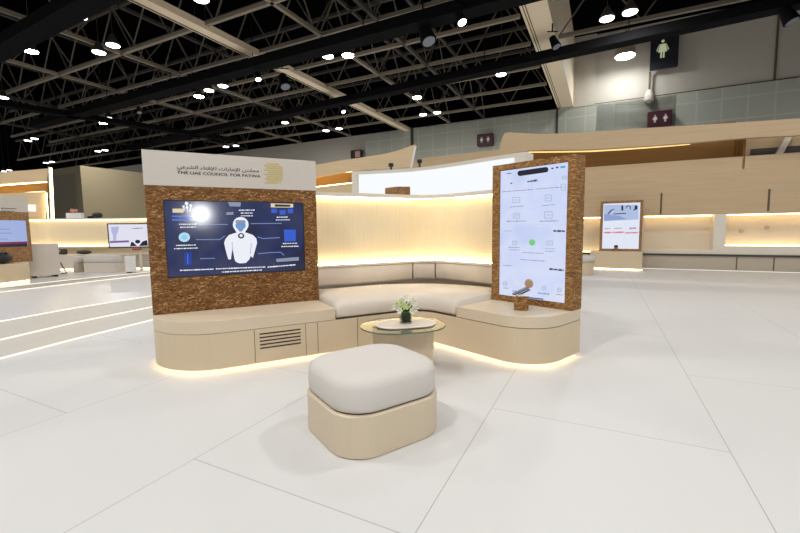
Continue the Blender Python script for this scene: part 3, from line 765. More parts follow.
# ---- right phone shaped panel
nR = -bR
PR = Plane(ER, uR, nR)
W2 = .8068*S
r0 = .0995*S; r1 = r0+W2
rz1 = 1.15+.6523*S; rz0 = 1.15-.782*S; zt = 1.15+.7175*S
pp = thing('screen_kiosk', (*(ER+uR*WR/2), ZL), 'upright brown flake-board panel holding a phone-like pale screen at the right end of the sofa', 'display panel')
part('board', board_with_hole(uR, nR, ER, 0, WR, ZL+.001, zt, r0, r1, rz0, rz1, .175), 'osbR', pp)
sr = part('screen', MB().prism([PR.w((r0, 0), -.008)[:2], PR.w((r1, 0), -.008)[:2], PR.w((r1, 0), -.03)[:2], PR.w((r0, 0), -.03)[:2]], rz0, rz1), 'black', pp)
M['phonebg'] = gradscreen('pale phone picture', [(198, 210, 246), (214, 222, 248), (206, 216, 250), (222, 226, 246)], 0, .35, .65, rough=.12)
part('picture', PR.poly([(r0+.004, rz0+.004), (r1-.004, rz0+.004), (r1-.004, rz1-.004), (r0+.004, rz1-.004)], -.0065, raw=True), 'phonebg', sr)
p1_, p2_ = -.0058, -.0050
M['p_ink'] = scr('phone dark text', (70, 75, 105)); M['p_mid'] = scr('phone grey text', (138, 146, 176)); M['p_soft'] = scr('phone soft tile', (206, 214, 238))
M['p_green'] = scr('phone green', (120, 205, 130)); M['p_teal'] = scr('phone teal', (70, 170, 190)); M['p_black'] = scr('phone black pill', (14, 16, 34)); M['p_icon'] = scr('phone icon', (168, 190, 214))
mb = MB(); pill = []
for cx_, cy_, a0_ in ((519.5, 173.3, 90), (545.6, 169.6, -90)):
    for k in range(9): a_ = math.radians(a0_+k*22.5); pill.append((cx_+2.4*math.cos(a_), cy_+2.7*math.sin(a_)))
part('camera_pill', PR.poly(pill, p1_), 'p_black', sr)
mb = MB(); PR.line((551, 168.5), (553.2, 168.2), 1.6, p1_, mb); PR.line((555.5, 167.6), (558, 167.2), 1.6, p1_, mb)
part('status_icons', mb, 'p_ink', sr); part('battery_icon', PR.line((560, 167.3), (565, 166.6), 2, p1_), 'p_teal', sr)
mb = MB(); k = 30
for a, b_, h in (((527, 181.7), (537, 180.2), 2.4), ((506, 173.6), (511, 173.2), 1.2), ((510, 183.3), (512.5, 183), 1.4)): k += 1; part('title', PR.scrawl(a, b_, h, p1_, None, k), 'p_ink', sr)
for a, b_, h in (((553, 230.9), (564.5, 231.2), 2.2), ((549, 269), (563.5, 270.4), 2.4)): k += 1; part('title', PR.scrawl(a, b_, h, p1_, None, k), 'p_ink', sr)
mb = MB()
for a, b_, h in (((502, 191.7), (533, 189.4), 1.0), ((535, 189.2), (561, 187), 1.0), ((510, 207), (523, 206), 1.1), ((542, 205.7), (555, 204.3), 1.1), ((506.5, 221.3), (526, 221), 1.2), ((539, 221.2), (558, 220.8), 1.2), ((504, 231), (511.5, 231), .8), ((508.5, 247.3), (520, 247.6), 1.0), ((509, 249.8), (519.5, 250), .9), ((545, 248.6), (555, 249), .9), ((545, 251.2), (554, 251.5), .9), ((522, 252.5), (543, 253.5), 1.0), ((520, 259.5), (544, 261.2), 1.1), ((503, 265.4), (511.5, 265.8), .9), ((503, 288), (508.5, 288.3), 1.2), ((537.5, 293), (549, 294.2), 1.6), ((555.5, 294.3), (563, 295.2), 1.1), ((512, 291), (516, 291.3), 1.1)):
    k += 1; part('caption', PR.scrawl(a, b_, h, p1_, None, k), 'p_mid', sr)
mb = MB()
for x, y, w, h in ((516, 200, 3.3, 2.6), (548, 198, 3.2, 3), (516, 216, 3, 2.2), (548, 215, 3.8, 3.2), (514.5, 243, 2.2, 1.8), (549.5, 243, 2.8, 2), (504.7, 283.5, 1.6, 1.6), (543.5, 288, 1.8, 1.8), (559, 290, 1.8, 1.8), (564, 177.5, 2, 1.5), (563, 187, 2, 3)):
    mb = MB()
    for dx in (-1, 1): PR.line((x+dx*w, y-h), (x+dx*w, y+h), .8, p1_, mb)
    PR.line((x-w, y-h), (x+w, y-h), .8, p1_, mb); PR.line((x-w, y+h), (x+w, y+h), .8, p1_, mb); PR.line((x-w*.5, y), (x+w*.5, y), .9, p1_, mb); part('icon', mb, 'p_icon', sr)
mb = MB()
for a, b_ in (((501, 209), (565, 207)), ((501, 224), (565, 224.5)), ((501, 193.5), (560, 190.5)), ((508, 255.6), (519, 255.8)), ((545, 257.3), (558, 257.6))): part('divider', PR.line(a, b_, .5, p1_), 'p_soft', sr)
part('green_button', PR.circ(531.8, 242.5, 3.2, 3.2, p1_), 'p_green', sr)
part('home_bar', PR.line((528, 297.6), (543, 299.3), 1.2, p1_), 'p_ink', sr)

# small flake-board holder on the right lid with white pebbles, arm and tan disc
c = np.array(atz(521.3, 309.5, ZL)); c = c-bR*.0
hd = thing('display_holder', (*c, ZL), 'small square flake-board holder on the bench in front of the phone-like screen', 'holder')
part('box', MB().box(c, uR*.92+bR*.39, (.055, .05), ZL, ZL+.115), 'osbR', hd, bevel=.003)
for k in range(6):
    q = c+np.array([-.035+.014*k, .012*((-1)**k)])
    part('pebble', MB().ell((*q, ZL+.122), (.014, .011, .010)), 'white', hd, smooth=True)
pr_ = thing('disc_arm', (*c, ZL+.12), 'round tan disc on a slanted grey arm rising from the flake-board holder', 'ornament')
A_ = Vector((*(c-uR*.10+bR*.03), ZL+.12)); 
s_, z_ = onp(529.3, 283.5, ER-bR*.05, uR); Bq = ER-bR*.05+uR*s_
part('arm', MB().bar(A_, (Bq[0]-.02, Bq[1]-.01, z_-.04), .045, .018), 'grey', pr_, bevel=.004)
part('arm_edge', MB().bar(A_+Vector((.03, -.01, -.012)), (Bq[0]+.0, Bq[1]-.02, z_-.055), .008, .01), 'black', pr_)
part('disc', MB().tube((Bq[0], Bq[1], z_), (Bq[0]-bR[0]*.012, Bq[1]-bR[1]*.012, z_), .042, 24), 'tan', pr_, bevel=.003)

# ------------------------------------------------------------------ ottoman
oc = np.array([-.174, 2.31]); ua = np.array([.574, -.819]); va = np.array([.819, .574])
def rsq(h, r, n=10):
    return fillet_closed([oc+ua*sx*(h-.006)+va*sy*(h+.010) for sx, sy in ((-1, -1), (1, -1), (1, 1), (-1, 1))], [r]*4, n)
ot = thing('ottoman', (*oc, 0), 'square rounded off-white ottoman on a beige base standing alone in the foreground', 'ottoman')
h = .3225
part('base', MB().rings([[(*p, z) for p in rsq(h-i, .19)] for z, i in ((0, .006), (.006, 0), (.219, 0), (.225, .006))]), 'ottobase', ot, smooth=False)
part('joint', MB().rings([[(*p, z) for p in rsq(h-.022, .17)] for z in (.2255, .230)]), 'seam', ot)
R_ = []
for z, i, rr in ((.230, .024, .175), (.236, .014, .18), (.26, .009, .185), (.30, .007, .187), (.352, .009, .187), (.376, .016, .183), (.392, .034, .17), (.402, .065, .15), (.409, .12, .12), (.414, .19, .08), (.416, .25, .035)):
    R_.append([(*p, z) for p in rsq(h-i, rr)])
part('cushion', MB().rings(R_), 'fabric2', ot, smooth=True)
bpy.context.view_layer.update()

# ------------------------------------------------------------------ glass table
tc_ = np.array([.02, 3.155]); ta = math.radians(13); tu = np.array([math.cos(ta), math.sin(ta)]); tw = np.array([-tu[1], tu[0]])
def stad(hl, hw, r=None, n=14, c=tc_): return fillet_closed([c-tu*hl-tw*hw, c+tu*hl-tw*hw, c+tu*hl+tw*hw, c-tu*hl+tw*hw], [r or hw*.999]*4, n)
tb = thing('side_table', (*tc_, 0), 'low oval side table with glass top on a beige pedestal behind the ottoman', 'table')
part('pedestal', MB().prism([tuple(p) for p in stad(.245, .15)], 0, .388), 'body', tb)
part('glass_top', MB().prism([tuple(p) for p in stad(.34, .27)], .39, .4), 'glass', tb)
g_o = stad(.3405, .2705); g_i = stad(.338, .268)
mb = MB(); nn = len(g_o)
mb.add([(*p, .3905) for p in g_o]+[(*p, .3995) for p in g_o]+[(*p, .3995) for p in g_i]+[(*p, .3905) for p in g_i], [(i, (i+1) % nn, nn+(i+1) % nn, nn+i) for i in range(nn)]+[(nn+i, nn+(i+1) % nn, 2*nn+(i+1) % nn, 2*nn+i) for i in range(nn)]+[(i, (i+1) % nn, 3*nn+(i+1) % nn, 3*nn+i) for i in range(nn)])
part('glass_edge', mb, 'glassedge', tb)
part('top_plate', MB().prism([tuple(p) for p in stad(.243, .148, c=tc_+np.array([.02, 0]))], .401, .409), 'stone', tb, bevel=.002)
# vase with flowers
vx, vy = atz(405.5, 322.8, .409)
vz = .410
fv = thing('flower_vase', (vx, vy, vz), 'small square glass vase of white lilies and green leaves on the glass table', 'vase')
va_ = np.array([.98, .2])
part('vase', MB().box((vx, vy), va_, (.04, .04), vz, vz+.009).box((vx-.0385*va_[0], vy-.0385*va_[1]), va_, (.0015, .04), vz, vz+.088).box((vx+.0385*va_[0], vy+.0385*va_[1]), va_, (.0015, .04), vz, vz+.088).box((vx+.0385*va_[1], vy-.0385*va_[0]), va_, (.04, .0015), vz, vz+.088).box((vx-.0385*va_[1], vy+.0385*va_[0]), va_, (.04, .0015), vz, vz+.088), 'glass', fv)
part('leaf_lining', MB().box((vx, vy), va_, (.034, .034), vz+.028, vz+.085), 'leaf', fv)
part('water', MB().box((vx, vy), va_, (.035, .035), vz+.010, vz+.027), 'stone', fv)
rnd = random.Random(11)
def flower(c, d, r, m):
    q = Vector(d).normalized().to_track_quat('Z', 'Y').to_matrix(); mb = MB()
    for k in range(6):
        a_ = k*math.pi/3; rot = q @ Matrix.Rotation(a_, 3, 'Z') @ Matrix.Rotation(math.radians(-28), 3, 'Y')
        mb.ell(Vector(c)+rot @ Vector((r*.55, 0, 0)), (r*.55, r*.24, r*.06), rot, 8, 5)
    part('flower', mb, m, fv, smooth=True)
    part('stamen', MB().ell(Vector(c)+Vector(d).normalized()*r*.25, (r*.14, r*.14, r*.25), q, 6, 4), 'petal2', fv, smooth=True)
pos = [(-.075, -.02, .13), (-.035, -.04, .165), (.01, -.02, .195), (.055, -.03, .155), (.07, -.035, .115), (-.04, -.05, .105), (.045, -.055, .10), (-.01, .03, .18), (-.06, .03, .15), (.06, .03, .17), (.085, 0, .13), (0, -.06, .14)]
for k, p in enumerate(pos):
    flower((vx+p[0], vy+p[1], vz+p[2]), (p[0]*2, p[1]*2-.03, .06), rnd.uniform(.030, .040), 'petal2' if k in (1, 11) else 'petal')
for k in range(12):
    a_ = rnd.uniform(0, 2*math.pi); L2 = rnd.uniform(.03, .06); z2 = rnd.uniform(.08, .15); rr = rnd.uniform(.01, .06)
    rot = Matrix.Rotation(a_, 3, 'Z') @ Matrix.Rotation(rnd.uniform(-1.0, -.2), 3, 'Y')
    c_ = Vector((vx+rr*math.cos(a_), vy+rr*math.sin(a_), vz+z2))
    part('leaf', MB().ell(c_, (L2*.6, .014, .002), rot, 8, 4), 'leaf', fv, smooth=True)
part('stem', MB().tube((vx, vy, vz+.08), (vx+.01, vy-.01, vz+.17), .006, 6).tube((vx+.01, vy, vz+.08), (vx-.04, vy-.02, vz+.14), .005, 6).tube((vx, vy, vz+.08), (vx+.055, vy-.02, vz+.14), .005, 6), 'stem', fv)

# ================================================================== BEHIND THE SOFA
# curved light box
bpts = [(354, 171.6), (386, 170), (411, 168.3), (432, 165.9), (463, 161.3), (493, 156.3), (524.5, 151.9)]
cp = [np.array(atz(x, y, 2.3)) for x, y in bpts]
lb = thing('light_box', (*cp[3], 0), 'long curved white illuminated panel in a cream frame behind the sofa wall', 'light box')
cpr = resample(cp, 40)
part('frame_top', sweep(cpr, [(0, 2.24), (0, 2.3), (.28, 2.3), (.28, 2.24)]), 'cream', lb)
part('frame_bottom', sweep(cpr, [(0, 0), (0, 1.2), (.28, 1.2), (.28, 0)]), 'cream', lb)
part('lit_panel', sweep(cpr[1:-1], [(.02, 1.2), (.02, 2.24), (.05, 2.24), (.05, 1.2)]), 'lightbox', lb)
d_ = (cpr[-1]-cpr[-2]); d_ /= np.linalg.norm(d_)
part('frame_end', MB().box(cpr[-1]+np.array([-d_[1], d_[0]])*.14-d_*.07, d_, (.09, .142), 0, 2.302), 'cream', lb)
d_ = (cpr[1]-cpr[0]); d_ /= np.linalg.norm(d_)
part('frame_end', MB().box(cpr[0]+np.array([-d_[1], d_[0]])*.14, d_, (.05, .142), 0, 2.302), 'cream', lb)
# back of another flake-board panel just behind the sofa wall
c = np.array([.02, 6.1]); zt_ = onp(404, 186.8, (.02, 6.0), (1, 0))[1]
t = thing('board_pillar', (*c, 0), 'top of a brown flake-board stand peeking above the sofa wall', 'display stand')
part('board', MB().prism([(-.21, 6.15), (-.03, 5.95), (.16, 5.98), (.16, 6.3), (-.02, 6.45)], 0, zt_), 'osbB', t)

# ---- curved canopy booth, centre left, behind
def px_strip(name, top, bot, P, u, n, thick, m, parent, bevel=0):
    """board whose front outline is traced on the plane (P,u) and given real thickness backwards"""
    ps = [onp(x, y, P, u) for x, y in top]+[onp(x, y, P, u) for x, y in bot[::-1]]
    vs = [tuple(P[:2]+u*s+n*0)+(z,) for s, z in ps]+[tuple(P[:2]+u*s+n*thick)+(z,) for s, z in ps]; k = len(ps)
    return part(name, MB().add(vs, [tuple(range(k)), tuple(range(k, 2*k))[::-1]]+[(i, (i+1) % k, k+(i+1) % k, k+i) for i in range(k)]), m, parent, bevel=bevel)
Pc = np.array([-3.0, 12.5]); uc = np.array([math.cos(math.radians(8)), math.sin(math.radians(8))]); nc = np.array([-uc[1], uc[0]])
t = thing('canopy_booth', (*Pc, 0), 'maple booth canopy with a pointed fin sweeping up behind the left screen', 'booth')
px_strip('fascia', [(290, 169), (315.8, 164.8), (340, 160.5), (360, 157.7), (384, 154), (396, 151), (405, 148), (413, 145), (415.5, 144.6), (416.3, 146)], [(290, 182), (315.8, 177.6), (335, 174), (351.7, 171), (370, 169.5), (390, 168.5), (411.5, 167)], Pc, uc, nc, .12, 'venL', t)
px_strip('fin_edge', [(414.2, 147), (416.6, 145.8)], [(410, 167.5), (412.3, 167.5)], Pc-nc*.03, uc, nc, .05, 'white', t)
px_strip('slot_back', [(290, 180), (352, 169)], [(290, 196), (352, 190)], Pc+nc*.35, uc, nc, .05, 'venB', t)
px_strip('lower_wall', [(290, 190.5), (315.8, 187.2), (351, 183.2), (375, 181)], [(290, 268), (375, 268)], Pc+nc*.02, uc, nc, .12, 'venL', t)
for y0, y1, nm in ((178.2, 171.8, 'upper_light_strip'), (187.0, 183.0, 'lower_light_strip')):
    a = onp(291, y0+3, Pc+nc*.2, uc); b_ = onp(352, y1, Pc+nc*.2, uc)
    a3 = (*(Pc+nc*.2+uc*a[0]), a[1]+(.02 if 'upper' in nm else .0)); b3 = (*(Pc+nc*.2+uc*b_[0]), b_[1]+(.02 if 'upper' in nm else 0))
    part(nm, MB().bar(a3, b3, .03, .03), 'ledfar', t)
# small black devices on the canopy rim
for x, y, w, lbx in ((391, 165.2, .12, 'small black camera-like device on the light box edge, under the fin'), (419.5, 161.5, .12, 'small dark device just right of the pointed fin')):
    s_, z_ = onp(x, y, Pc-nc*.4, uc); c = Pc-nc*.4+uc*s_
    t = thing('spot_device', (*c, z_-.1), lbx, 'device')
    part('body', MB().box(c, uc, (w*.6, .06), z_-.05, z_+.06), 'black', t, bevel=.02)
    part('post', MB().box(c, uc, (.03, .03), 0, z_-.05), 'steel2', t)

# ---- big oak booth wall along the right
aR = 12.78
PRW = np.array(AB(aR, 0)); nRW = AX
def rs(x, y, a=aR): return onp(x, y, AB(a, 0), BX)
def rbox(name, s0, s1, z0, z1, a0, a1, m, parent, **k):
    return part(name, MB().prism([AB(a0, s0), AB(a0, s1), AB(a1, s1), AB(a1, s0)], z0, z1), m, parent, **k)
ob = thing('oak_booth_wall', (*AB(aR, 3), 0), 'large pale oak booth wall at the right with sweeping fascia, lit niches and low cabinets', 'booth')
sL = rs(505, 230)[0]; sR = rs(840, 230)[0]+1.5
zC = rs(736, 254.5)[1]     # counter top height
zN1t = rs(680, 215)[1]; zN1b = rs(680, 251.5)[1]; zN2t = rs(760, 212)[1]; zN2b = rs(760, 246.3)[1]
sN0 = rs(643.5, 230)[0]; sN1 = rs(714, 230)[0]; sN2 = rs(726, 230)[0]; sN00 = rs(560, 230)[0]; sN01 = rs(628, 230)[0]
ztop = rs(700, 159.3)[1]
rbox('upper_wall', sL, sR, zN1t+.0, ztop, aR, aR+.35, 'venR', ob)
rbox('pier', sN1, sN2, zC, zN1t, aR, aR+.35, 'cream', ob)
rbox('pier', sN01, sN0, zC, zN1t, aR, aR+.35, 'cream', ob)
rbox('pier', sL, sN00, zC, zN1t, aR, aR+.35, 'cream', ob)
rbox('niche_back', sL, sR, zC, zN1t, aR+.33, aR+.4, 'niche', ob)
rbox('niche_sill', sN2, sR, zC, zN2b, aR, aR+.33, 'cream', ob)
rbox('niche_sill', sN0, sN1, zC, zN1b+.04, aR, aR+.33, 'cream', ob)
for (a_, b_, zt_2, zb_2) in ((sN2, sR, zN1t, zN2b), (sN0, sN1, zN1t, zN1b+.04), (sN00, sN01, zN1t, zC)):
    rbox('upper_light_strip', a_+.02, b_-.02, zt_2-.035, zt_2-.012, aR+.17, aR+.19, 'ledfar', ob)
    if zb_2 == zN2b or zb_2 == zC: rbox('lower_light_strip', a_+.02, b_-.02, zb_2+.004, zb_2+.022, aR+.2, aR+.22, 'ledfar', ob)
for x, y in ((741, 231), (766.5, 227.5)):
    s_, z_ = onp(x, y, AB(aR+.33, 0), BX); q = AB(aR+.32, s_)
    part('wall_hook', MB().tube((*q, z_), (*AB(aR+.28, s_), z_), .05, 12), 'counter', ob)
rbox('counter_top', sL, sR, zC-.05, zC, aR-.03, aR+.1, 'steel2', ob)
rbox('cabinet', sL, sR, .03, zC-.05, aR+.0, aR+.35, 'counter', ob)
rbox('floor_light_strip', sL, sR, .005, .018, aR+.05, aR+.06, 'ledstep', ob)
for x in (736.6, 774): s_ = rs(x, 262)[0]; rbox('door_gap', s_-.012, s_+.012, .04, zC-.06, aR-.004, aR+.01, 'seam', ob)
for x, y0, y1 in ((661.3, 193, 214), (768.8, 189, 211)): s_ = rs(x, 200)[0]; rbox('panel_gap', s_-.022, s_+.022, rs(x, y1)[1], rs(x, y0)[1], aR-.004, aR+.01, 'seam', ob)
zz = rs(700, 192)[1]; rbox('panel_joint', sL, sR, zz-.008, zz+.008, aR-.003, aR+.01, 'counter', ob)
# slot and fascia
Pf = np.array(AB(aR-.35, 0))
px_strip('fascia', [(497.5, 156), (500, 147), (502.5, 137), (504.5, 133.4), (508, 132.3), (525, 133.2), (540, 134), (570, 133.2), (600, 131.2), (640, 128.3), (680, 126), (720, 123.6), (760, 121), (800, 118.2), (850, 115)],
         [(497.5, 158), (515, 152.5), (530, 150.3), (545, 149.7), (565, 149.9), (590, 149.4), (620, 147.8), (645, 146.2), (670, 144.4), (700, 142), (730, 139.3), (745, 138), (770, 136.6), (800, 135.2), (850, 134)], Pf, BX, AX, .16, 'venR', ob)
px_strip('rear_fascia', [(410, 160.5), (430, 157.2), (450, 154.9), (474, 152.4), (497, 149.8), (515, 148)], [(410, 176), (515, 176)], Pf+AX*1.0, BX, AX, .12, 'venR', ob)
sX = rs(743, 150)[0]
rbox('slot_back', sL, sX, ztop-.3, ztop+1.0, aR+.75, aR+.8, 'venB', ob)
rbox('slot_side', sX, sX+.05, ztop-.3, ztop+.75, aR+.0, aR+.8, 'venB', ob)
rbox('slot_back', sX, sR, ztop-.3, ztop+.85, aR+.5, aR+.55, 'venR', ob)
mbs = MB(); Q = Pf+AX*.2; pts = [onp(x, y, Q, BX) for x, y in ((505, 156), (530, 152.2), (565, 151.8), (590, 151.3), (620, 149.6), (645, 147.8), (670, 145.8), (690, 144))]
for p_, q_ in zip(pts, pts[1:]): mbs.bar((*(Q+BX*p_[0]), p_[1]), (*(Q+BX*q_[0]), q_[1]), .04, .03)
part('slot_light_strip', mbs, emit('golden LED strip', (1, .66, .24), 1.5), ob)
s_, z_ = rs(787, 148)
part('white_brace', MB().bar((*AB(aR+.3, s_-.15), z_-.35), (*AB(aR+.3, s_+.15), z_+.45), .12, .12), 'cream', ob)
part('dark_gap', MB().prism([AB(aR+.45, s_-.55), AB(aR+.45, s_+.5), AB(aR+.49, s_+.5), AB(aR+.49, s_-.55)], z_-.2, z_+.1), 'steel2', ob)

# ---- totem with a portrait screen in front of the oak wall
tot_c = (np.array(atz(589, 268.6, 0))+np.array(atz(642, 271.0, 0)))/2
b0 = np.array(atz(589.5, 269.0, 0)); b1 = np.array(atz(642, 270.9, 0)); tu_ = (b1-b0)/np.linalg.norm(b1-b0); tn = np.array([-tu_[1], tu_[0]])
wid = float(np.linalg.norm(b1-b0))
zb_ = onp(620, 251.5, b0, tu_)[1]
tt = thing('screen_kiosk', (*tot_c, 0), 'flake-board totem with a portrait screen on a low base before the right oak wall', 'display panel')
part('base', MB().prism([b0, b1, b1+tn*.35, b0+tn*.35], .035, zb_), 'body', tt, bevel=.02)
part('plinth', MB().prism([b0+tn*.06+tu_*.06, b1+tn*.06-tu_*.06, b1+tn*.3-tu_*.06, b0+tn*.3+tu_*.06], 0, .035), 'white', tt)
part('floor_light_strip', MB().prism([b0+tn*.03, b1+tn*.03, b1+tn*.05, b0+tn*.05], .018, .034), 'ledfar', tt)
PT = Plane(b0+tn*.12, tu_, -tn)
q = [PT.px(x, y) for x, y in ((600.8, 201.5), (643.5, 200.5), (643, 251.5), (600.8, 250.5))]
ts0, ts1, tz0, tz1 = q[0][0], q[1][0], zb_, q[0][1]
i0 = PT.px(603.5, 203.8); i1 = PT.px(638.5, 249)
part('board', board_with_hole(tu_, -tn, PT.P, ts0, ts1, tz0+.001, tz1, i0[0], i1[0], i1[1], i0[1], .12), 'osbB', tt)
sc_t = part('screen', PT.poly([(i0[0], i1[1]), (i1[0], i1[1]), (i1[0], i0[1]), (i0[0], i0[1])], -.01, raw=True, th=.02), scr('totem white', (226, 232, 246)), tt)
part('sky_band', PT.poly([(604, 205), (638.5, 204.6), (638.5, 219.5), (604, 221)], -.008), scr('totem blue', (176, 192, 226)), sc_t)
part('blue_band', PT.poly([(604, 214), (620, 216), (627, 219.3), (604, 221)], -.007), scr('totem mid blue', (140, 160, 212)), sc_t)
for a, b_, h, k in (((604.3, 232.6), (612, 232.6), 1.8, 71), ((613.3, 232.5), (623.5, 232.2), 1.9, 72), ((625, 232.9), (638, 232.6), 1.7, 73)): part('red_caption', PT.scrawl(a, b_, h, -.006, None, k), scr('totem red', (222, 90, 110)), sc_t)
for a, b_, h, k in (((605, 228.8), (610.5, 228.6), 1.2, 74), ((614, 228.4), (622, 228.2), 1.1, 75), ((629.5, 228.5), (636, 228), 1.8, 76)): part('small_caption', PT.scrawl(a, b_, h, -.006, None, k), scr('totem pinkish grey', (170, 130, 160)), sc_t)
mb = MB(); PT.line((622.3, 205.5), (622.3, 210.5), 2, -.006, mb)
for k in range(7):
    a_ = math.radians(190-k*33); a2 = math.radians(190-(k+1)*33); PT.line((628.3+2.3*math.cos(a_), 208-2.1*math.sin(a_)), (628.3+2.3*math.cos(a2), 208-2.1*math.sin(a2)), .9, -.006, mb)
PT.circ(636, 207.5, 1.6, 2.3, -.006, mb, 10); PT.line((633.5, 210.2), (636, 208.5), 1.2, -.006, mb)
for a, b_, w in (((608, 214), (611, 210.5), 1.1), ((610, 211), (614, 209), .9), ((613.5, 214), (626, 213.3), .9)): PT.line(a, b_, w, -.006, mb)
part('dark_marks', mb, scr('totem ink', (40, 44, 70)), sc_t)
c = b0+tu_*(PT.px(616, 250)[0])-tn*.0
h2 = thing('display_holder', (*c, zb_), 'tiny flake-board holder with a dark top at the foot of the totem screen', 'holder')
cc = c+tn*.06; zb_ += .004
part('box', MB().box(cc, tu_, (.045, .04), zb_, zb_+.1), 'osbB', h2)
part('dark_top', MB().ell((*cc, zb_+.13), (.06, .04, .035)), 'black', h2, smooth=True)
# round grey stool seen beside the phone panel
c = np.array(atz(592, 262, .3))
t = thing('pouf', (*(c+np.array([-.25, .1])), 0), 'pale upholstered pouf half hidden behind the phone-like screen panel', 'pouf')
cpf = c+np.array([-.25, .1])
part('cushion', MB().lathe((*cpf, .30), [(.30, 0), (.34, .03), (.345, .1), (.32, .15), (.2, .165)], 28), 'fabric2', t, smooth=True)
part('base', MB().lathe((*cpf, 0), [(.31, 0), (.32, .01), (.32, .29), (.3, .30)], 28), 'body', t)

# ================================================================== LEFT SIDE
# shallow lit steps and raised floor
def stepline(pts, z):
    q = [np.array(atz(x, y, z)) for x, y in pts]; d0 = (q[0]-q[1]); d1 = (q[-1]-q[-2])
    d0 /= np.linalg.norm(d0); d1 /= np.linalg.norm(d1); return [q[0]+d0*3.5]+q+[q[-1]+d1*9]
rise = .014
lines = [stepline([(0, 358), (75, 338.5), (152, 319.5)], rise), stepline([(0, 339.3), (75, 322), (151, 306.8)], 2*rise), stepline([(0, 321), (75, 307.5), (150, 295.8)], 3*rise), stepline([(0, 291.8), (75, 283), (150, 274.5)], 4*rise), stepline([(0, 287.2), (75, 279), (150, 271.8)], 5*rise)]
farL = np.array(AB(4, -45)); farR = np.array(AB(31, -45))
for i, ln in enumerate(lines):
    nxt = lines[i+1] if i < 4 else None
    ps = [tuple(p) for p in ln]
    if nxt is not None: poly = ps+[tuple(p) for p in offs(nxt, .03)[::-1]]
    else: poly = ps+[(-14, 22), (-26, 14), (-26, 4)]
    nm = struct(part('raised_floor', MB().prism(poly, .0005, rise*(i+1)), 'tread' if i in (0, 1, 3) else 'platform'))
    w = .013
    struct(part('trim_%d' % (20+i), sweep(ln, [(0, rise*i+.001), (-.003, rise*i+.001), (-.003, rise*(i+1)+.001), (w, rise*(i+1)+.001), (w, rise*(i+1)), (0, rise*(i+1))]), 'ledstep'))
ZP = rise*5+.001

# far left booth: pointed frame and soffit
def P2(x, y, z=ZP): return np.array(atz(x, y, z))
# panel facing right, seen at the left edge
pe = P2(31, 281.5); ul2 = np.array([.12, .993]); nl2 = np.array([.993, -.12])
bench2 = thing('banquette_bench', (*pe, ZP), 'beige lit bench under the small screen at the left edge of the photo', 'bench')
def inl(s, d): return tuple(pe+ul2*s-nl2*d)
part('body', MB().prism([inl(-2.4, 0), inl(0, 0), inl(.15, .25), inl(.15, 1.2), inl(-2.4, 1.2)], ZP+.035, ZP+.43), 'body', bench2, bevel=.03)
part('plinth', MB().prism([inl(-2.35, .08), inl(-.1, .08), inl(0, .3), inl(0, 1.1), inl(-2.35, 1.1)], ZP, ZP+.035), 'white', bench2)
part('floor_light_strip', MB().prism([inl(-2.4, .03), inl(0, .03), inl(0, .05), inl(-2.4, .05)], ZP+.018, ZP+.034), 'ledfar', bench2)
PQ = Plane(pe-nl2*.35, ul2, nl2)
sE = PQ.px(31.0, 240)[0]; zA = PQ.px(29, 212.5)[1]; zTt = PQ.px(27, 220.6)[1]; zTb = PQ.px(27, 246.2)[1]; zHt = PQ.px(29, 197.5)[1]; sS = PQ.px(27.3, 235)[0]
dpl = thing('screen_kiosk', (*(PQ.P+ul2*(sE-1)), ZP+.43), 'flake-board display panel with a pale blue screen, cut by the left edge of the photo', 'display panel')
part('board', board_with_hole(ul2, nl2, PQ.P, sE-1.6, sE, ZP+.431, zA, sS-1.25, sS, zTb, zTt, .12), 'osbB', dpl)
hbl = part('header_board', MB().prism([PQ.w((sE-1.6, 0), .004)[:2], PQ.w((sE, 0), .004)[:2], PQ.w((sE, 0), -.12)[:2], PQ.w((sE-1.6, 0), -.12)[:2]], zA, zHt), 'header', dpl)
part('lettering', PQ.scrawl((1, 208.3), (16, 208.8), 1.2, .006, PQ.scrawl((1, 211.0), (14, 211.3), 1.0, .006, None, 5), 6), 'ink', hbl)
scl = part('screen', PQ.poly([(sS-1.25, zTb), (sS, zTb), (sS, zTt), (sS-1.25, zTt)], -.01, raw=True, th=.02), scr('left booth screen', (160, 178, 222)), dpl)
part('red_band', PQ.poly([(sS-1.24, zTb+.06), (sS-.01, zTb+.06), (sS-.01, zTb+.11), (sS-1.24, zTb+.11)], -.008, raw=True), scr('left booth red', (120, 40, 70)), scl)
part('dark_band', PQ.poly([(sS-1.24, zTb+.0), (sS-.01, zTb+.0), (sS-.01, zTb+.06), (sS-1.24, zTb+.06)], -.008, raw=True), scr('left booth navy', (30, 28, 56)), scl)
part('captions', PQ.scrawl((1, 229), (10, 229.4), 1.0, -.008, PQ.scrawl((1, 233), (12, 233.2), 1.0, -.008, PQ.scrawl((1, 239), (8, 239.1), 1.0, -.008, None, 8), 9), 10), scr('left booth ink', (110, 124, 176)), scl)
# black seat pad / bag at the very left on the bench
c = pe-nl2*.18; c = c+ul2*onp(2.5, 255, c, ul2)[0]
t = thing('handbag', (*c, ZP+.433), 'black bag lying on the left bench under the pale blue screen', 'bag')
part('bag_body', MB().ell((*c, ZP+.56), (.11, .2, .125), n=16, m=10), 'black', t, smooth=True)
part('strap', MB().tube((c[0]-.1, c[1], ZP+.66), (c[0]+.1, c[1], ZP+.66), .015, 8), 'blackmatte', t)
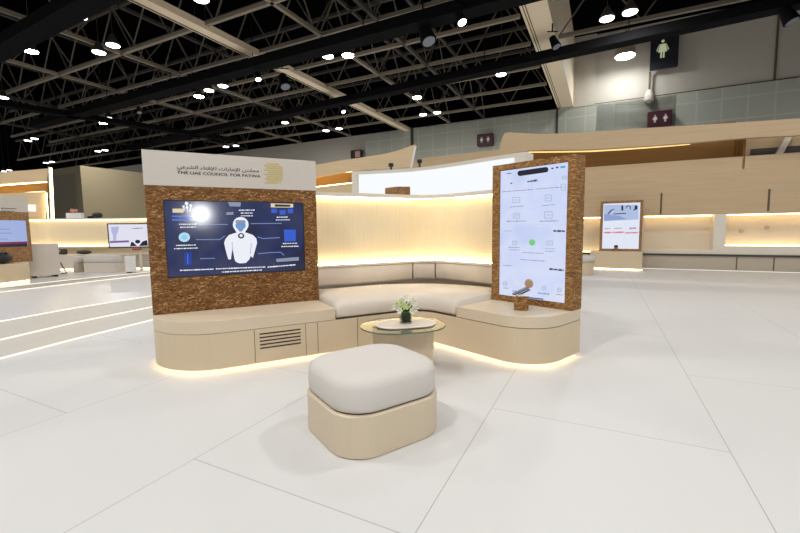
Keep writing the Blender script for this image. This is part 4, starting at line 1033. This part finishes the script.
# white cabinet on small feet
q0 = P2(36.5, 278.2); q1 = P2(58, 276.6); cu_ = (q1-q0)/np.linalg.norm(q1-q0); cn = np.array([-cu_[1], cu_[0]])
zc = onp(45, 244.5, q0, cu_)[1]
q0 = q0-cu_*.07; q1 = q1+cu_*.06
t = thing('white_cabinet', (*((q0+q1)/2), ZP), 'cream box cabinet on dark castors next to the left booth screen', 'cabinet')
part('body', MB().prism([q0-cu_*.04, q1, q1+cn*.5, q0+cn*.5-cu_*.04], ZP+.05, zc), 'offwhite', t, bevel=.01)
part('top_panel', MB().prism([q0-cu_*.045, q1+cu_*.005, q1+cn*.5, q0+cn*.5-cu_*.045], zc, zc+.012), 'cream', t)
for f, g_ in ((.1, .06), (.85, .06), (.1, .42), (.85, .42)):
    c = q0+(q1-q0)*f+cn*g_; part('castor', MB().tube((c[0]-.03, c[1], ZP+.026), (c[0]+.03, c[1], ZP+.026), .025, 12), 'black', t)
# glowing module wall behind
w0 = np.array([-13.5, 10.6]); w1 = np.array([-10.9, 12.55]); w2_ = np.array([-6.0, 12.75])
gw = thing('curved_back_wall', (*w1, ZP), 'low glowing cream wall behind the white cabinet at the left', 'wall panel')
gp = resample(fillet([w0, w1, w2_], [.6], 12), 50)
zt3 = onp(90, 218.3, w1, (1, .04))[1]; zl3 = onp(90, 246, w1, (1, .04))[1]
part('panel', sweep(gp, [(0, ZP), (0, zt3-.04), (.12, zt3-.04), (.12, ZP)]), 'flute', gw)
part('top_cap', sweep(gp, [(-.07, zt3-.03), (-.07, zt3), (.14, zt3), (.14, zt3-.04), (-.03, zt3-.04), (-.03, zt3-.03)]), 'cream', gw)
part('upper_light_strip', sweep(gp, [(-.03, zt3-.06), (-.03, zt3-.045), (-.01, zt3-.045), (-.01, zt3-.06)]), 'ledfar', gw)
part('ledge', sweep(gp, [(-.16, zl3-.05), (-.16, zl3), (-.002, zl3), (-.002, zl3-.05)]), 'cream', gw)
part('lower_light_strip', sweep(gp, [(-.05, zl3+.004), (-.05, zl3+.02), (-.02, zl3+.02), (-.02, zl3+.004)]), 'ledfar', gw)
part('seat_body', sweep(gp, [(-.9, ZP+.04), (-.9, ZP+.44), (-.002, ZP+.44), (-.002, ZP+.04)]), 'offwhite', gw)
part('floor_light_strip', sweep(gp, [(-.85, ZP+.015), (-.85, ZP+.035), (-.83, ZP+.035), (-.83, ZP+.015)]), 'ledfar', gw)
# pointed booth frame at the far left
Pp = np.array([-11.6, 12.2]); up_ = np.array([math.cos(math.radians(40)), math.sin(math.radians(40))]); npp = np.array([-up_[1], up_[0]])
t = thing('pointed_booth', (*Pp, ZP), 'tall maple booth with a pointed lit frame at the far left', 'booth')
px_strip('fascia', [(-30, 175.5), (0, 172.2), (30, 170), (48.3, 168.3)], [(-30, 186.5), (0, 183.6), (30, 182.2), (47, 181.3)], Pp, up_, npp, .12, 'venL', t)
px_strip('slot_back', [(-30, 183), (48, 178)], [(-30, 200), (48, 195)], Pp+npp*.4, up_, npp, .06, 'venB', t)
px_strip('lower_wall', [(-30, 195.5), (0, 193.5), (46, 191.5)], [(-30, 262), (46, 258)], Pp+npp*.02, up_, npp, .12, 'venL', t)
px_strip('frame_post', [(48.3, 167), (50.6, 167)], [(51.2, 240), (54.2, 240)], Pp-npp*.06, up_, npp, .3, 'white', t)
a = onp(51.4, 168, Pp-npp*.08, up_); b_ = onp(54.6, 240, Pp-npp*.08, up_)
def p3(s, z, off): v = Pp+npp*off+up_*s; return (float(v[0]), float(v[1]), z)
part('post_light_strip', MB().bar(p3(a[0], a[1], -.08), p3(b_[0], b_[1], -.08), .03, .03), 'ledfar', t)
a = onp(46.5, 193, Pp-npp*.02, up_); b_ = onp(49.5, 240, Pp-npp*.02, up_)
part('inner_light_strip', MB().bar(p3(a[0], a[1], -.04), p3(b_[0], b_[1], -.04), .025, .025), 'ledfar', t)
a = onp(-28, 187.5, Pp+npp*.15, up_); b_ = onp(47, 181.8, Pp+npp*.15, up_)
part('upper_light_strip', MB().bar(p3(a[0], a[1], .15), p3(b_[0], b_[1], .15), .03, .03), 'ledfar', t)
a = onp(-28, 196, Pp+npp*.15, up_); b_ = onp(45, 191.6, Pp+npp*.15, up_)
part('lower_light_strip', MB().bar(p3(a[0], a[1], .2), p3(b_[0], b_[1], .2), .03, .03), 'ledfar', t)
a = onp(31.7, 208, Pp-npp*.02, up_)
q = MB().bar(p3(a[0]-.09, a[1], -.03), p3(a[0]+.09, a[1], -.03), .03, .2)
part('wall_light', q, 'ledstep', t)
# low rounded benches in front of the glowing wall
def low_bench(x0, x1, yb, yt, lb_, m1='offwhite', m2='fabric2', dep=.6, name='low_bench', cat='bench'):
    a = P2(x0, yb); b_ = P2(x1, yb); u = (b_-a)/np.linalg.norm(b_-a); n = np.array([-u[1], u[0]])
    zt_ = onp((x0+x1)/2, yt, a, u)[1]
    t = thing(name, (*((a+b_)/2), ZP), lb_, cat)
    r = min(.22, float(np.linalg.norm(b_-a))/2.2, dep/2.2)
    ps = lambda i: fillet_closed([a+u*i+n*i, b_-u*i+n*i, b_-u*i+n*(dep-i), a+u*i+n*(dep-i)], [r-i*.5]*4, 6)
    zs = ZP+(zt_-ZP)*.55
    part('base', MB().prism([tuple(p) for p in ps(0)], ZP+.002, zs), m1, t)
    part('cushion', MB().rings([[(*p, z) for p in ps(i)] for z, i in ((zs+.005, .02), (zs+.02, .005), (zt_-.04, .005), (zt_-.012, .03), (zt_, .08))]), m2, t, smooth=True)
    return t
low_bench(80, 118, 272.5, 255, 'rounded low bench with a pale cushion before the glowing left wall')
low_bench(72.5, 77.5, 272.5, 256, 'small grey end block beside the rounded low bench at the left', dep=.3, name='end_block', cat='block', m1='counter')
# white lightbox case and screen on a stand at the left panel edge
a = P2(125.4, 273.4); b_ = P2(131.6, 273.1); u = (b_-a)/np.linalg.norm(b_-a); n = np.array([-u[1], u[0]])
zt_ = onp(129, 256, a, u)[1]
t = thing('white_case', (*((a+b_)/2), ZP), 'small bright white case standing on the floor left of the screen stand', 'case')
part('case_body', MB().prism([a, b_+u*.1, b_+u*.1+n*.16, a+n*.16], ZP+.03, zt_), 'white', t, bevel=.02)
part('foot', MB().prism([a+u*.03+n*.03, b_+n*.03, b_+n*.14, a+u*.03+n*.14], ZP, ZP+.03), 'steel2', t)
PS = np.array([-7.4, 10.9]); us = np.array([math.cos(math.radians(12)), math.sin(math.radians(12))]); ns_ = np.array([us[1], -us[0]])
PT2 = Plane(PS, us, ns_)
q = [PT2.px(x, y) for x, y in ((106.8, 223.3), (150, 221.5), (150, 247), (108.3, 248.2))]
ss0, ss1, sz0, sz1 = q[0][0], q[1][0]+.15, q[3][1], q[0][1]
c = PT2.w((ss0+(ss1-ss0)*.62, 0), -.04)
st = thing('screen_stand', (c[0], c[1], ZP), 'landscape screen on a post stand, its right edge hidden by the brown kiosk', 'screen')
part('screen_case', MB().prism([PT2.w((ss0, 0), 0)[:2], PT2.w((ss1, 0), 0)[:2], PT2.w((ss1, 0), -.06)[:2], PT2.w((ss0, 0), -.06)[:2]], sz0, sz1), 'black', st)
ps_ = part('picture', PT2.poly([(ss0+.03, sz0+.03), (ss1-.02, sz0+.03), (ss1-.02, sz1-.03), (ss0+.03, sz1-.03)], .002, raw=True), scr('stand picture white', (226, 226, 240)), st)
part('ghost_figure', PT2.poly([(111, 227), (119, 226.6), (118, 232), (116.5, 235), (116.2, 241), (113.5, 241), (113, 235), (111.5, 232)], .003), scr('stand lilac', (178, 184, 220)), ps_)
part('purple_band', PT2.poly([(110, 241), (129, 240.3), (129, 242.3), (110, 243)], .003), scr('stand purple', (120, 90, 150)), ps_)
part('caption', PT2.scrawl((132, 228.6), (143, 228), 1.0, .003, None, 31), scr('stand ink', (80, 85, 110)), ps_)
part('car_picture', PT2.poly([(130, 246.3), (131.5, 241.5), (134, 243), (137, 246)], .003, PT2.poly([(139, 246), (142.5, 241.5), (147, 240), (148, 245.7)], .003, PT2.circ(137.7, 241.6, 2.6, 1.9, .003))), scr('stand black', (22, 24, 44)), ps_)
part('post', MB().tube((c[0], c[1], ZP+.02), (c[0], c[1], sz0+.1), .035, 10), 'offwhite', st)
part('foot_plate', MB().lathe((c[0], c[1], ZP), [(.2, 0), (.2, .015), (.05, .025)], 20), 'white', st)
part('red_handle', MB().box((c[0]-.05, c[1]-.06), us, (.10, .04), sz0-.07, sz0-.015), 'red', st)
# things on the ledge / wall
def on_wall(x, y, z, off=0): return np.array(atz(x, y, z))
def gp_point(px):     # point on the glowing wall line for a photo column
    s_, z_ = onp(px, 218, w1, (w2_-w1)/np.linalg.norm(w2_-w1)); return w1+(w2_-w1)/np.linalg.norm(w2_-w1)*s_
c = gp_point(95)+np.array([0, .04])
t = thing('duffel_bag', (*c, zt3), 'flat black bag lying on top of the glowing left wall', 'bag')
part('bag_body', MB().ell((c[0]+.05, c[1], zt3+.09), (.17, .07, .088), n=14, m=8), 'black', t, smooth=True)
part('bag_flap', MB().ell((c[0]-.14, c[1], zt3+.035), (.14, .06, .034), n=12, m=6), 'blackmatte', t, smooth=True)
c = gp_point(74)+np.array([0, .05])
t = thing('cardboard_box', (*c, zt3), 'small whitish box with a dark reddish bundle on the left end of the glowing wall', 'box')
part('box_body', MB().box(c, (1, 0), (.24, .06), zt3+.001, zt3+.17), 'white', t, bevel=.01)
part('bundle', MB().ell((c[0]-.02, c[1], zt3+.25), (.12, .06, .08), n=12, m=8), 'pink', t, smooth=True)
part('cover', MB().ell((c[0]+.0, c[1], zt3+.31), (.09, .06, .045), n=12, m=8), 'ink', t, smooth=True)
gd = (w2_-w1)/np.linalg.norm(w2_-w1); gnn = np.array([gd[1], -gd[0]])
def on_ledge(px): return gp_point(px)+gnn*.45
zS = ZP+.441
c = on_ledge(64)
t = thing('ledge_device', (*c, zS), 'small grey device with a dark base on the seat ledge beside the white cabinet', 'device')  # dark ledge item built as a generic device, gives no light
part('device_base', MB().box(c, (1, 0), (.13, .08), zS, zS+.07), 'steel2', t, bevel=.015)
part('device_head', MB().tube((c[0]-.03, c[1], zS+.07), (c[0]-.03, c[1], zS+.25), .04, 10), 'grey', t)
part('device_arm', MB().bar((c[0]-.03, c[1], zS+.16), (c[0]+.16, c[1], zS+.16), .03, .03), 'steel2', t)
c = on_ledge(72.5)
t = thing('plant_pot', (*c, zS), 'small dark round pot on the seat ledge left of the low bench', 'pot')
part('pot', MB().lathe((*c, zS), [(.06, 0), (.09, .05), (.08, .14), (.05, .17)], 14), 'ink', t)
c = on_ledge(92)
t = thing('folded_bag', (*c, zS), 'flat dark bag lying on the seat ledge left of the standing screen', 'bag')
part('bag_body', MB().ell((c[0], c[1], zS+.062), (.22, .12, .06), n=14, m=8), 'ink', t, smooth=True)
# leaning black stick
a = P2(66.5, 273.5); 
t = thing('door_wedge', (*a, ZP), 'thin dark lever leaning on the floor right of the white cabinet', 'stand')
part('arm', MB().bar((a[0]-.22, a[1]+.1, ZP+.28), (a[0], a[1], ZP+.02), .02, .02), 'steel2', t)
part('foot', MB().bar((a[0]-.3, a[1]-.3, ZP+.012), (a[0], a[1], ZP+.012), .02, .02), 'steel2', t)

# ================================================================== LIGHT
w = bpy.data.worlds.new('world'); sc.world = w; w.use_nodes = True
bg = w.node_tree.nodes['Background']; bg.inputs['Color'].default_value = (.95, .97, 1.0, 1); bg.inputs['Strength'].default_value = .38
LF = .31
def hall_light(a, b, z, P, size=.6, colr=(.98, .98, 1.0)):  # unseen lamps; all but the main one are added as fill light
    x, y = AB(a, b)
    t = thing('high_bay_lamp', (x, y, z), 'unseen high-bay lamp set up out of view to light the scene', 'lamp', 'lamps out of view')
    part('housing', MB().lathe((x, y, z), [(.3, .03), (.3, .10), (.16, .3), (.05, .5)], 16), 'steel2', t)
    part('hook', MB().tube((x, y, z+.4), (x, y, 14.08), .012, 6), 'steel2', t)
    ld = bpy.data.lights.new('hall_light', 'AREA'); ld.shape = 'DISK'; ld.size = size; ld.energy = P*LF; ld.color = colr
    lo = bpy.data.objects.new('light_source', ld); col.objects.link(lo); lo.parent = t
    return t
def add_light(x, y, z, P, size=.6, colr=(1, .99, .97)):
    b = float(np.array([x, y])@BX); a = float(np.array([x, y])@AX); hall_light(a, b, z, P, size, colr)
add_light(5.6, 5.0, 8.9, 850, .7)       # main one, throws the ottoman shadow to the left
for x, y, P in ((-3.5, -1.0, 950), (1.0, -3.5, 1050), (-7.5, 3.5, 750), (5.0, -3.0, 550), (-2.8, 2.8, 380), (12, 3, 650), (-14, 7, 1500), (.5, 9.5, 350), (-5, 13.5, 350)):  # unseen lamps added to brighten the booth fronts, floor and left hall
    add_light(x, y, 8.9, P)
for o in list(col.objects):
    P = {'bright lamp hanging just under the long black beam, near the centre': 1000, 'small lamp under the long black beam left of the deep cream beam': 1500, 'wide white lamp shining in front of the plain wall left of the black sign': 300,
         'single lamp hanging between the header board and the slim cream beam': 1800, 'bright lamp of the cluster of three right of the left black beam crossing': 1300, 'glaring lamp leftmost of the row of three above the header board': 1000,
         'right one of the lamp pair right of the deep cream beam': 800}.get(o.get('label'))
    if P:
        ld = bpy.data.lights.new('hall_light', 'AREA'); ld.shape = 'DISK'; ld.size = .45; ld.energy = P*LF; ld.color = (.98, .98, 1)
        lo = bpy.data.objects.new('light_source', ld); col.objects.link(lo); lo.parent = o; lo.location = (0, 0, -.02)
hall_light(26, 19, 9.3, 2500, .6)  # unseen lamp added to brighten the right part of the hall wall
# work lamp on a stand behind the camera, mirrored in the left screen
t = thing('lamp_stand', (2.0, -3.1, 0), 'round lamp on a floor stand behind the camera', 'lamp')
part('pole', MB().tube((2.0, -3.1, 0), (2.0, -3.1, 1.4), .02, 8), 'blackmatte', t)
part('foot', MB().lathe((2.0, -3.1, 0), [(.2, 0), (.2, .02), (.03, .04)], 16), 'blackmatte', t)
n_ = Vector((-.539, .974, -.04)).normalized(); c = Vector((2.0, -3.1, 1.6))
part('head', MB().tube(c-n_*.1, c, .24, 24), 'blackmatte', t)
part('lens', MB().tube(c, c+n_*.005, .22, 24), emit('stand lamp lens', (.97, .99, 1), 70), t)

sc.view_settings.view_transform = 'Standard'; sc.view_settings.look = 'None'; sc.view_settings.exposure = -.06; sc.view_settings.gamma = 1
sc.view_settings.use_curve_mapping = False
try:
    sc.cycles.use_denoising = True; sc.cycles.max_bounces = 8; sc.cycles.diffuse_bounces = 4; sc.cycles.sample_clamp_indirect = 8
    sc.cycles.caustics_reflective = False; sc.cycles.caustics_refractive = False
except Exception: pass
bpy.context.view_layer.update()
